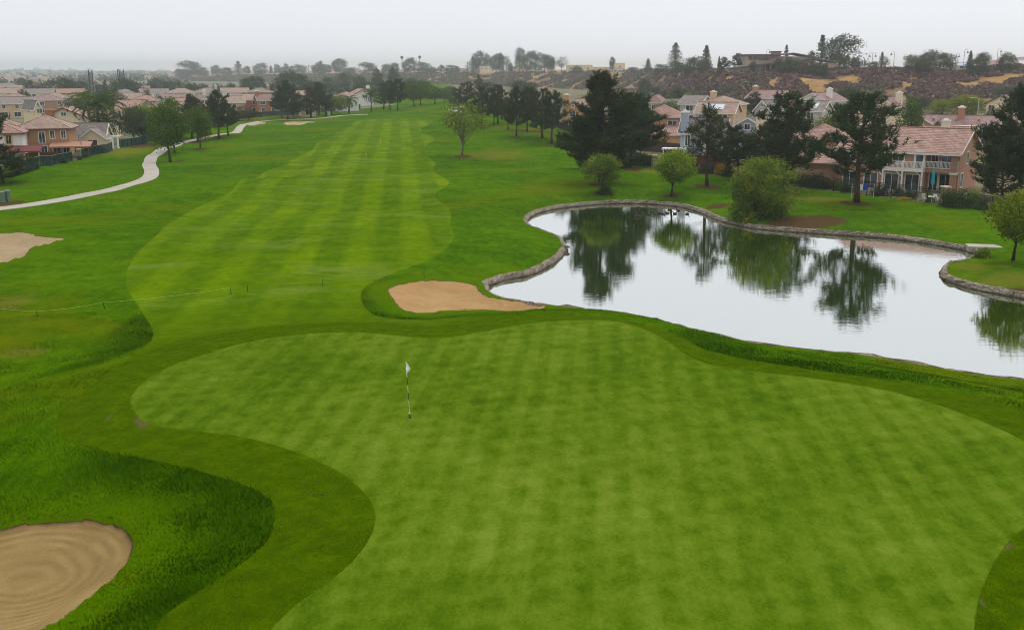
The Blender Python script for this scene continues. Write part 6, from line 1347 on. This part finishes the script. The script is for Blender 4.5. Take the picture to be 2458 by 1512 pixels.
def parasol(x, Y, y, label, mat):
    X, _, z = anchor(x, Y); h = row_z(y, Y) - z; root = empty('patio_umbrella', (X, Y, z), 0, label, 'umbrella'); m = MB(); m.tube([(0, 0, 0), (0, 0, h)], [.04, .04], 6); m.build('pole', WHITE, root); m = MB(); m.tube([(0, 0, h - .75), (0, 0, h - .7), (0, 0, h - .35), (0, 0, h)], [1.7, 1.72, .95, .05], 8); m.build('canopy', mat, root)
parasol(1388, 290, 291, 'open white patio umbrella between the pine row and the big clump', WHITE); parasol(1377, 300, 287, 'faded pink patio umbrella behind the white one', plain('umbrella_pink', C(216, 150, 150), .8))
for x, mt, lb in ((2076, plain('towel_blue', C(40, 76, 190), .9), 'blue towel drying on the yard line'), (2064, WHITE, 'white towel drying on the yard line')):
    X, Y, z = anchor(x, 132.); m = MB()
    for k in range(4): m.box(-.3 + k * .15, -.15 + k * .15, -.02 + .03 * (k % 2), .02 + .03 * (k % 2), 1.0, 1.75)
    tag(m.build('towel', mt, None, loc=(X, Y, z)), lb, 'towel')
X, Y, z = anchor(2070, 132.05); m = MB(); m.bar((-1.4, 0, 1.76), (1.4, 0, 1.76), .02); m.bar((-1.4, 0, 0), (-1.4, 0, 1.8), .05); m.bar((1.4, 0, 0), (1.4, 0, 1.8), .05); tag(m.build('clothes_line', METALW, None, loc=(X, Y, z)), 'low clothes line in the yard behind the straight trunk pine', 'clothes line')
# ---------------------------------------------------------------- poles, lamps, nets
def lamp(x, yb, yt, label, arms=(1,), Y=None, mat=None):
    u = (x - CX) / F; Y = Y or float(np.interp(u, _U, _RT)) + 8; X, _, z = anchor(x, Y); h = row_z(yt, Y) - z; root = empty('street_lamp', (X, Y, z), 0, label, 'street lamp', 'lamp posts of the bluff'); mt = mat or IRON
    m = MB(); m.tube([(0, 0, -.3), (0, 0, h)], [.11, .07], 7); m.build('pole', mt, root)
    for s in arms:
        m = MB(); m.tube([(0, 0, h - .1), (s * .5, 0, h + .45), (s * 1.1, 0, h + .5), (s * 1.35, 0, h + .1), (s * 1.35, 0, h - .5)], [.05] * 5, 5); m.build('arm', mt, root)
        m = MB(); m.tube([(s * 1.35, 0, h - 1.25), (s * 1.35, 0, h - 1.0), (s * 1.35, 0, h - .5)], [.5, .4, .12], 8); m.build('lamp_head', mt, root)
lamp(2092, 162, 130, 'double armed lamp post on the bluff edge', (-1, 1)); lamp(2144, 160, 126, 'single tall lamp post in the bare skyline gap', (-1,)); lamp(2291, 153, 131, 'short lamp post before the blue awning', (1,)); lamp(2311, 152, 121, 'taller lamp post just above the blue awning', (1,)); lamp(2391, 150, 119, 'lamp post beside the yellow green tree', (1,)); lamp(1541, 175, 156, 'lamp post at the cleft of the bluff', (1,)); lamp(1838, 132, 122, 'lamp peeping over the flat clubhouse roof', (1,), Y=520)
def streetlight(x, yt, Y, dirx, label):
    X, _, z = anchor(x, Y); h = row_z(yt, Y) - z; root = empty('street_light', (X, Y, z), 0, label, 'street light'); m = MB(); m.tube([(0, 0, -.3), (0, 0, h - .4)], [.13, .08], 7); m.build('pole', METALW, root)
    m = MB(); m.tube([(0, 0, h - .5), (dirx * .6, 0, h - .1), (dirx * 1.8, 0, h)], [.06, .05, .04], 5); m.build('arm', METALW, root); m = MB(); m.box(min(dirx * 1.7, dirx * 2.4), max(dirx * 1.7, dirx * 2.4), -.15, .15, h - .08, h + .08); m.build('lamp_head', METALW, root)
streetlight(2345, 235, 290, -1, 'curved grey street light among the bright green trees'); streetlight(1667, 250, 270, 1, 'pale street light pole beside the tan garage wing'); streetlight(154, 226, 400, -1, 'thin street light over the reddish hipped roof'); streetlight(1280, 157, 770, 1, 'thin white pole before the tall grove')
def upole(x, yt, label, Y):
    X, _, z = anchor(x, Y); h = row_z(yt, Y) - z; root = empty('utility_pole', (X, Y, z), 0, label, 'utility pole'); m = MB(); m.tube([(0, 0, -.3), (0, 0, h)], [.22, .16], 7); m.build('pole', BARK, root)
    for k, zz in enumerate((h - .5, h - 1.7)): m = MB(); m.box(-1.5, 1.5, -.08, .08, zz - .08, zz + .08); m.build('crossarm', BARK, root)
upole(743, 156, 'wooden utility pole on the far hill', 1010.); upole(1123, 149, 'wooden utility pole beside the dark wide conifer', 790.)
t = NT('net_mesh'); d = t.n('BsdfDiffuse', {'Color': (*C(120, 126, 132), 1)}); tr = t.n('BsdfTransparent'); t.surf(t.n('MixShader', {0: .55, 1: d.outputs[0], 2: tr.outputs[0]}).outputs[0]); NETM = t.m
def net(xs, ytop, label, Y=640.):
    X0, _, z = anchor(xs[0], Y); root = empty('ball_net', (X0, Y, z), 0, label, 'net', 'tall nets on poles'); P = [px_x(x, Y, 0) - X0 for x in xs]; h = row_z(ytop, Y) - z
    for p in P: m = MB(); m.tube([(p, 0, -1), (p, 0, h)], [.32, .26], 7); m.build('pole', BLACK, root)
    m = MB(); a, b = P[-2] if len(P) > 2 else P[0], P[-1]
    for s in (-.04, .04): m.poly([(a, s, 2), (b, s, 2), (b, s, h - .6), ((a + b) / 2, s, h - 1.6), (a, s, h - .6)])
    m.build('net_panel', NETM, root)
net([217.5, 226], 168, 'narrow ball net between two tall dark poles in the haze'); net([287, 291, 302], 167, 'wider ball net on three dark poles above the domed tree')
# white drain down the slope
DR = [(1583, 187), (1580, 194), (1572, 205), (1567, 215), (1560, 224), (1555, 233), (1549, 238)]
ribbon('slope_drain', DR, 1.8, .35, plain('drain_pale', C(206, 198, 188), .9, .1), n=6)
# ---------------------------------------------------------------- slope scrub and rough grass
def scrub():
    r = np.random.default_rng(3); n = 60000
    u = r.uniform(-.34, .56, n); rt, wd = np.interp(u, _U, _RT), np.interp(u, _U, _WD)
    s = r.uniform(-.15, 1.12, n); Y = rt - wd + s * wd; X = u * Y
    keep = r.uniform(0, 1, n) < wd * Y / (75 * 480) * .9
    m1 = nz(X - .5 * Y, Y * .45, 34, 6) + .6 * nz(X - .3 * Y, Y * .6, 14, 7) + .3 * nz(X, Y, 7, 5)
    th = np.interp(u, [-.3, 0, .1, .2, .27, .5], [.1, .15, .2, -.25, -.1, -.15])
    edge = (s > .92) & (u > .17); edge2 = (s > .9) & (u < .15) & (u > -.05)
    keep &= ((m1 > th) | edge) & ~(edge2 & (m1 < .5))
    X, Y, s, u = X[keep], Y[keep], s[keep], u[keep]; k = len(X); Z = H(X, Y)
    sc_ = r.uniform(.7, 1.6, k) * np.interp(Y, [350, 500, 900], [1.0, 1.2, 2.0]); per = 12
    d = unit(r.normal(size=(k, per, 3))); d[..., 2] = np.abs(d[..., 2]) * .9
    P = np.stack([X, Y, Z], 1)[:, None, :] + d * (sc_[:, None, None] * np.array([1.5, 1.5, .75]) * r.uniform(.5, 1, (k, per, 1)))
    g = TG(4); g.leaves(P.reshape(-1, 3), .95 * np.repeat(sc_, per)[:, None], .3, .75)
    tint = np.repeat((nz(X, Y, 55, 2) + r.normal(0, .5, k) + np.interp(u, [-.3, .12, .2], [1.2, .5, -.25])), per * 4)
    me = g.mesh('hillside_scrub'); at = me.attributes.new('tint', 'FLOAT', 'POINT'); at.data.foreach_set('value', tint.astype(np.float32))
    t = NT('scrub_leaves'); gi = t.n('NewGeometry').outputs['Random Per Island']
    a = t.ramp(gi, [(.1, (.110, .062, .054)), (.9, (.290, .185, .155))]); b = t.ramp(gi, [(.1, (.06, .075, .036)), (.9, (.17, .19, .085))]); c_ = t.mix(t.ramp(t.math('MULTIPLY', t.math('ADD', t.attr('tint'), .2), .6), [(.3, 0.), (.8, 1.)]), a, b)
    t.surf(t.n('BsdfDiffuse', {'Color': c_}).outputs[0]); o = obj('hillside_scrub', me, t.m); o['kind'] = 'stuff'; o['label'] = 'dry purple brown scrub covering the slope of the bluff'
scrub()
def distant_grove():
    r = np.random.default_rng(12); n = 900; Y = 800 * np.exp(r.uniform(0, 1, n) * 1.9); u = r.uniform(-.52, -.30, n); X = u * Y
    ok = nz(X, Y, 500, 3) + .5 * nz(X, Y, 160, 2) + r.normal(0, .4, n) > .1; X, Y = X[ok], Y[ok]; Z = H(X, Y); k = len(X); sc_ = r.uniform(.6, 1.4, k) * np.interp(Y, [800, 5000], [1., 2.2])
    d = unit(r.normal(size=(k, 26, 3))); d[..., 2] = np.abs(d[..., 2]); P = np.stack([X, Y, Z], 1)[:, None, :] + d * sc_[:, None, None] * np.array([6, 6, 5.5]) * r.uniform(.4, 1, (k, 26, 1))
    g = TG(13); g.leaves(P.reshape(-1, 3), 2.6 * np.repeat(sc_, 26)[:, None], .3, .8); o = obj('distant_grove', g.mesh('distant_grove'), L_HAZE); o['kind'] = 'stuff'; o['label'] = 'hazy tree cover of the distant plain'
distant_grove()
def rough_grass():
    r = np.random.default_rng(9); n = 420000
    Y = 20 * np.exp(r.uniform(0, 1, n) ** .8 * math.log(100 / 20)); u = r.uniform(-.56, .56, n); X = u * Y
    ok = (sdf(APRON, X, Y, 3.) < .05) & (sdf(POND, X, Y, 3.) < -.75); X, Y = X[ok], Y[ok]
    bd = np.full(len(X), -9.)
    for b, _, _ in BUNK[:3]: bd = np.maximum(bd, sdf(b, X, Y, 3.))
    ok = bd < -.08; X, Y, bd = X[ok], Y[ok], bd[ok]
    Z = H(X, Y); k = len(X); LR_ = np.zeros(k)
    for x, y, rx, ry in [(430, 1260, 340, 200), (1950, 862, 260, 20), (930, 730, 90, 45), (340, 800, 70, 60)]:
        X0, Y0 = px_ground(x, y); _, Y1 = px_ground(x, y - ry); _, Y2 = px_ground(x, y + ry); LR_ = np.maximum(LR_, np.clip(1.5 - np.sqrt(((X - X0) / (rx * mpp(Y0))) ** 2 + ((Y - Y0) / max((Y1 - Y2) / 2, .5)) ** 2), 0, 1))
    LU = np.clip(1.25 + sdf(APRON, X, Y, 6.) / 3.6, 0, 1) * sm(.9, 2.0, -bd) * np.minimum(LR_ * 2, 1)
    nA = nz(X, Y, 5, 1) + .6 * nz(X, Y, 1.7, 2); h = (.06 + .03 * nA + .025 * r.uniform(-1, 1, k)).clip(.02, .16) * (1 - sm(55, 98, Y)) * (1 + .5 * LU) * np.where(bd > -1.2, .7, 1.) * np.interp(Y, [20, 60, 100], [1., 1.0, 1.2])
    az = 1.2 * nz(X, Y, 9, 3) + r.normal(0, .6, k) + 3.6; ln = r.uniform(.35, 1.1, k)
    D = np.stack([np.cos(az) * ln, np.sin(az) * ln, np.ones(k)], 1); D = unit(D)
    e = np.stack([-np.sin(az), np.cos(az), np.zeros(k)], 1) * (.028 * np.interp(Y, [20, 100], [.55, 1.1]))[:, None]
    P = np.stack([X, Y, Z - .01], 1); g = TG(5); g.tri(P - e, P + e, P + D * (h * 1.5)[:, None])
    me = g.mesh('rough_grass'); at = me.attributes.new('lush', 'FLOAT', 'POINT'); at.data.foreach_set('value', np.repeat(LU, 3).astype(np.float32)); o = obj('rough_grass', me, grass_blade()); o['kind'] = 'stuff'; o['label'] = 'long dark rough grass around the green and the bunkers'
def grass_blade():
    t = NT('rough_blades'); P = t.pos(); gi = t.n('NewGeometry').outputs['Random Per Island']
    f = t.math('ADD', t.math('MULTIPLY', gi, .28), t.math('ADD', t.math('MULTIPLY', t.noise(P, .4, 3, .6), .54), t.math('MULTIPLY', t.noise(P, .06, 3), .2)))
    col = t.ramp(f, [(.25, Gr(38, 70, 14)), (.5, Gr(62, 98, 20)), (.72, Gr(92, 126, 40))])
    y = t.ramp(t.noise(P, .055, 4, .62, .5), [(.56, 0.), (.68, .5)]); col = t.mix(y, col, Gr(116, 122, 46)); col = t.mix(t.ramp(t.attr('lush'), [(.2, 0.), (.9, .5)]), col, Gr(34, 66, 10))
    d = t.n('BsdfDiffuse', {'Color': col}); tr = t.n('BsdfTranslucent', {'Color': col}); t.surf(t.n('MixShader', {0: .25, 1: d.outputs[0], 2: tr.outputs[0]}).outputs[0]); return t.m
rough_grass()

def collar_grass():
    r = np.random.default_rng(21); n = 700000
    Y = 21 * np.exp(r.uniform(0, 1, n) ** .85 * math.log(66 / 21)); u = r.uniform(-.52, .54, n); X = u * Y
    k0 = (X > GREEN[:, 0].min() - 8); X, Y = X[k0], Y[k0]
    gd = sdf(GREEN, X, Y, 6.); ok = (gd < .03) & (gd > -4.2); X, Y, gd = X[ok], Y[ok], gd[ok]
    ok = sdf(APRON, X, Y, 3.) > -.02; X, Y, gd = X[ok], Y[ok], gd[ok]
    Z = H(X, Y); k = len(X); az = r.uniform(0, 6.28, k); ln = r.uniform(.2, 1.2, k); D = unit(np.stack([np.cos(az) * ln, np.sin(az) * ln, np.ones(k)], 1)); h = r.uniform(.014, .034, k) * (1 + .35 * nz(X, Y, 3, 2))
    e = np.stack([-np.sin(az), np.cos(az), np.zeros(k)], 1) * .011; P = np.stack([X, Y, Z - .003], 1); g = TG(6); g.tri(P - e, P + e, P + D * (h * 1.3)[:, None])
    t = NT('collar_blades'); Pn = t.pos(); gi = t.n('NewGeometry').outputs['Random Per Island']
    f = t.math('ADD', t.math('MULTIPLY', gi, .4), t.math('ADD', t.math('MULTIPLY', t.noise(Pn, .9, 4, .65), .4), t.math('MULTIPLY', t.noise(Pn, .1, 2), .2)))
    col = t.ramp(f, [(.3, Gc(66, 90, 14)), (.5, Gc(92, 116, 22)), (.75, Gc(128, 142, 50))]); d = t.n('BsdfDiffuse', {'Color': col}); tr = t.n('BsdfTranslucent', {'Color': col}); t.surf(t.n('MixShader', {0: .25, 1: d.outputs[0], 2: tr.outputs[0]}).outputs[0])
    o = obj('collar_grass', g.mesh('collar_grass'), t.m); o['kind'] = 'stuff'; o['label'] = 'short olive green grass of the collar around the putting green'
collar_grass()
HAZE = .00024
WS = .105
# ---------------------------------------------------------------- light, sky, air
SUN_EL, SUN_AZ = R(60), R(28)          # azimuth measured from +Y towards +X
w = bpy.data.worlds.new("World"); sc.world = w; w.use_nodes = True; nt = w.node_tree; nt.nodes.clear()
sky = nt.nodes.new('ShaderNodeTexSky'); sky.sky_type = 'NISHITA'; sky.sun_disc = False
sky.sun_elevation = SUN_EL; sky.sun_rotation = SUN_AZ; sky.dust_density = 4.0; sky.air_density = 1.0; sky.ozone_density = 1.0
hs = nt.nodes.new('ShaderNodeHueSaturation'); hs.inputs['Saturation'].default_value = .10; hs.inputs['Value'].default_value = 1.0
mx = nt.nodes.new('ShaderNodeMix'); mx.data_type = 'RGBA'; mx.inputs[0].default_value = .78; mx.inputs[7].default_value = (7.6, 7.85, 8.3, 1)   # even overcast veil over the clear-sky gradient
bg = nt.nodes.new('ShaderNodeBackground'); bg.inputs['Strength'].default_value = WS
ow = nt.nodes.new('ShaderNodeOutputWorld')
nt.links.new(sky.outputs[0], hs.inputs['Color']); nt.links.new(hs.outputs[0], mx.inputs[6]); tc = nt.nodes.new('ShaderNodeTexCoord'); sp_ = nt.nodes.new('ShaderNodeSeparateXYZ'); nt.links.new(tc.outputs['Generated'], sp_.inputs[0])
rp_ = nt.nodes.new('ShaderNodeValToRGB'); rp_.color_ramp.elements[0].position = 0.; rp_.color_ramp.elements[0].color = (10.2, 10.5, 11.0, 1); rp_.color_ramp.elements[1].position = .32; rp_.color_ramp.elements[1].color = (7.9, 8.15, 8.6, 1)   # bright smoky horizon
nt.links.new(sp_.outputs[2], rp_.inputs['Fac']); nt.links.new(rp_.outputs[0], mx.inputs[7])
nt.links.new(mx.outputs[2], bg.inputs['Color']); nt.links.new(bg.outputs[0], ow.inputs['Surface'])
sl = bpy.data.lights.new('sun', 'SUN'); sl.energy = 1.5; sl.angle = R(50); sl.color = (1., .97, .92)
so = bpy.data.objects.new('sun', sl); COL.objects.link(so); so.location = (0, 0, 60)
sdir = Vector((math.sin(SUN_AZ) * math.cos(SUN_EL), math.cos(SUN_AZ) * math.cos(SUN_EL), math.sin(SUN_EL)))
so.rotation_euler = sdir.to_track_quat('Z', 'Y').to_euler()
if HAZE:
    hb = MB(); hb.box(-3200, 2200, -40, 6000, -6, 50)
    t = NT('haze_air'); pv = t.n('VolumePrincipled', {'Color': (.90, .955, 1., 1), 'Density': HAZE, 'Anisotropy': .7}); t.t.links.new(pv.outputs[0], t.out.inputs['Volume'])
    o = hb.build('haze', t.m); o['kind'] = 'stuff'
sc.render.engine = 'CYCLES'
sc.cycles.max_bounces = 6; sc.cycles.diffuse_bounces = 3; sc.cycles.glossy_bounces = 2; sc.cycles.transmission_bounces = 4; sc.cycles.transparent_max_bounces = 8
sc.cycles.volume_bounces = 2; sc.cycles.use_denoising = True; sc.cycles.denoiser = 'OPENIMAGEDENOISE'; sc.cycles.denoising_prefilter = 'ACCURATE'; sc.cycles.denoising_input_passes = 'RGB_ALBEDO_NORMAL'; sc.cycles.use_adaptive_sampling = False; sc.cycles.caustics_reflective = False; sc.cycles.caustics_refractive = False
sc.view_settings.view_transform = 'Standard'; sc.view_settings.look = 'None'; sc.view_settings.exposure = 0; sc.view_settings.gamma = 1

sc.cycles.pixel_filter_type = 'BLACKMAN_HARRIS'; sc.cycles.filter_width = 1.0
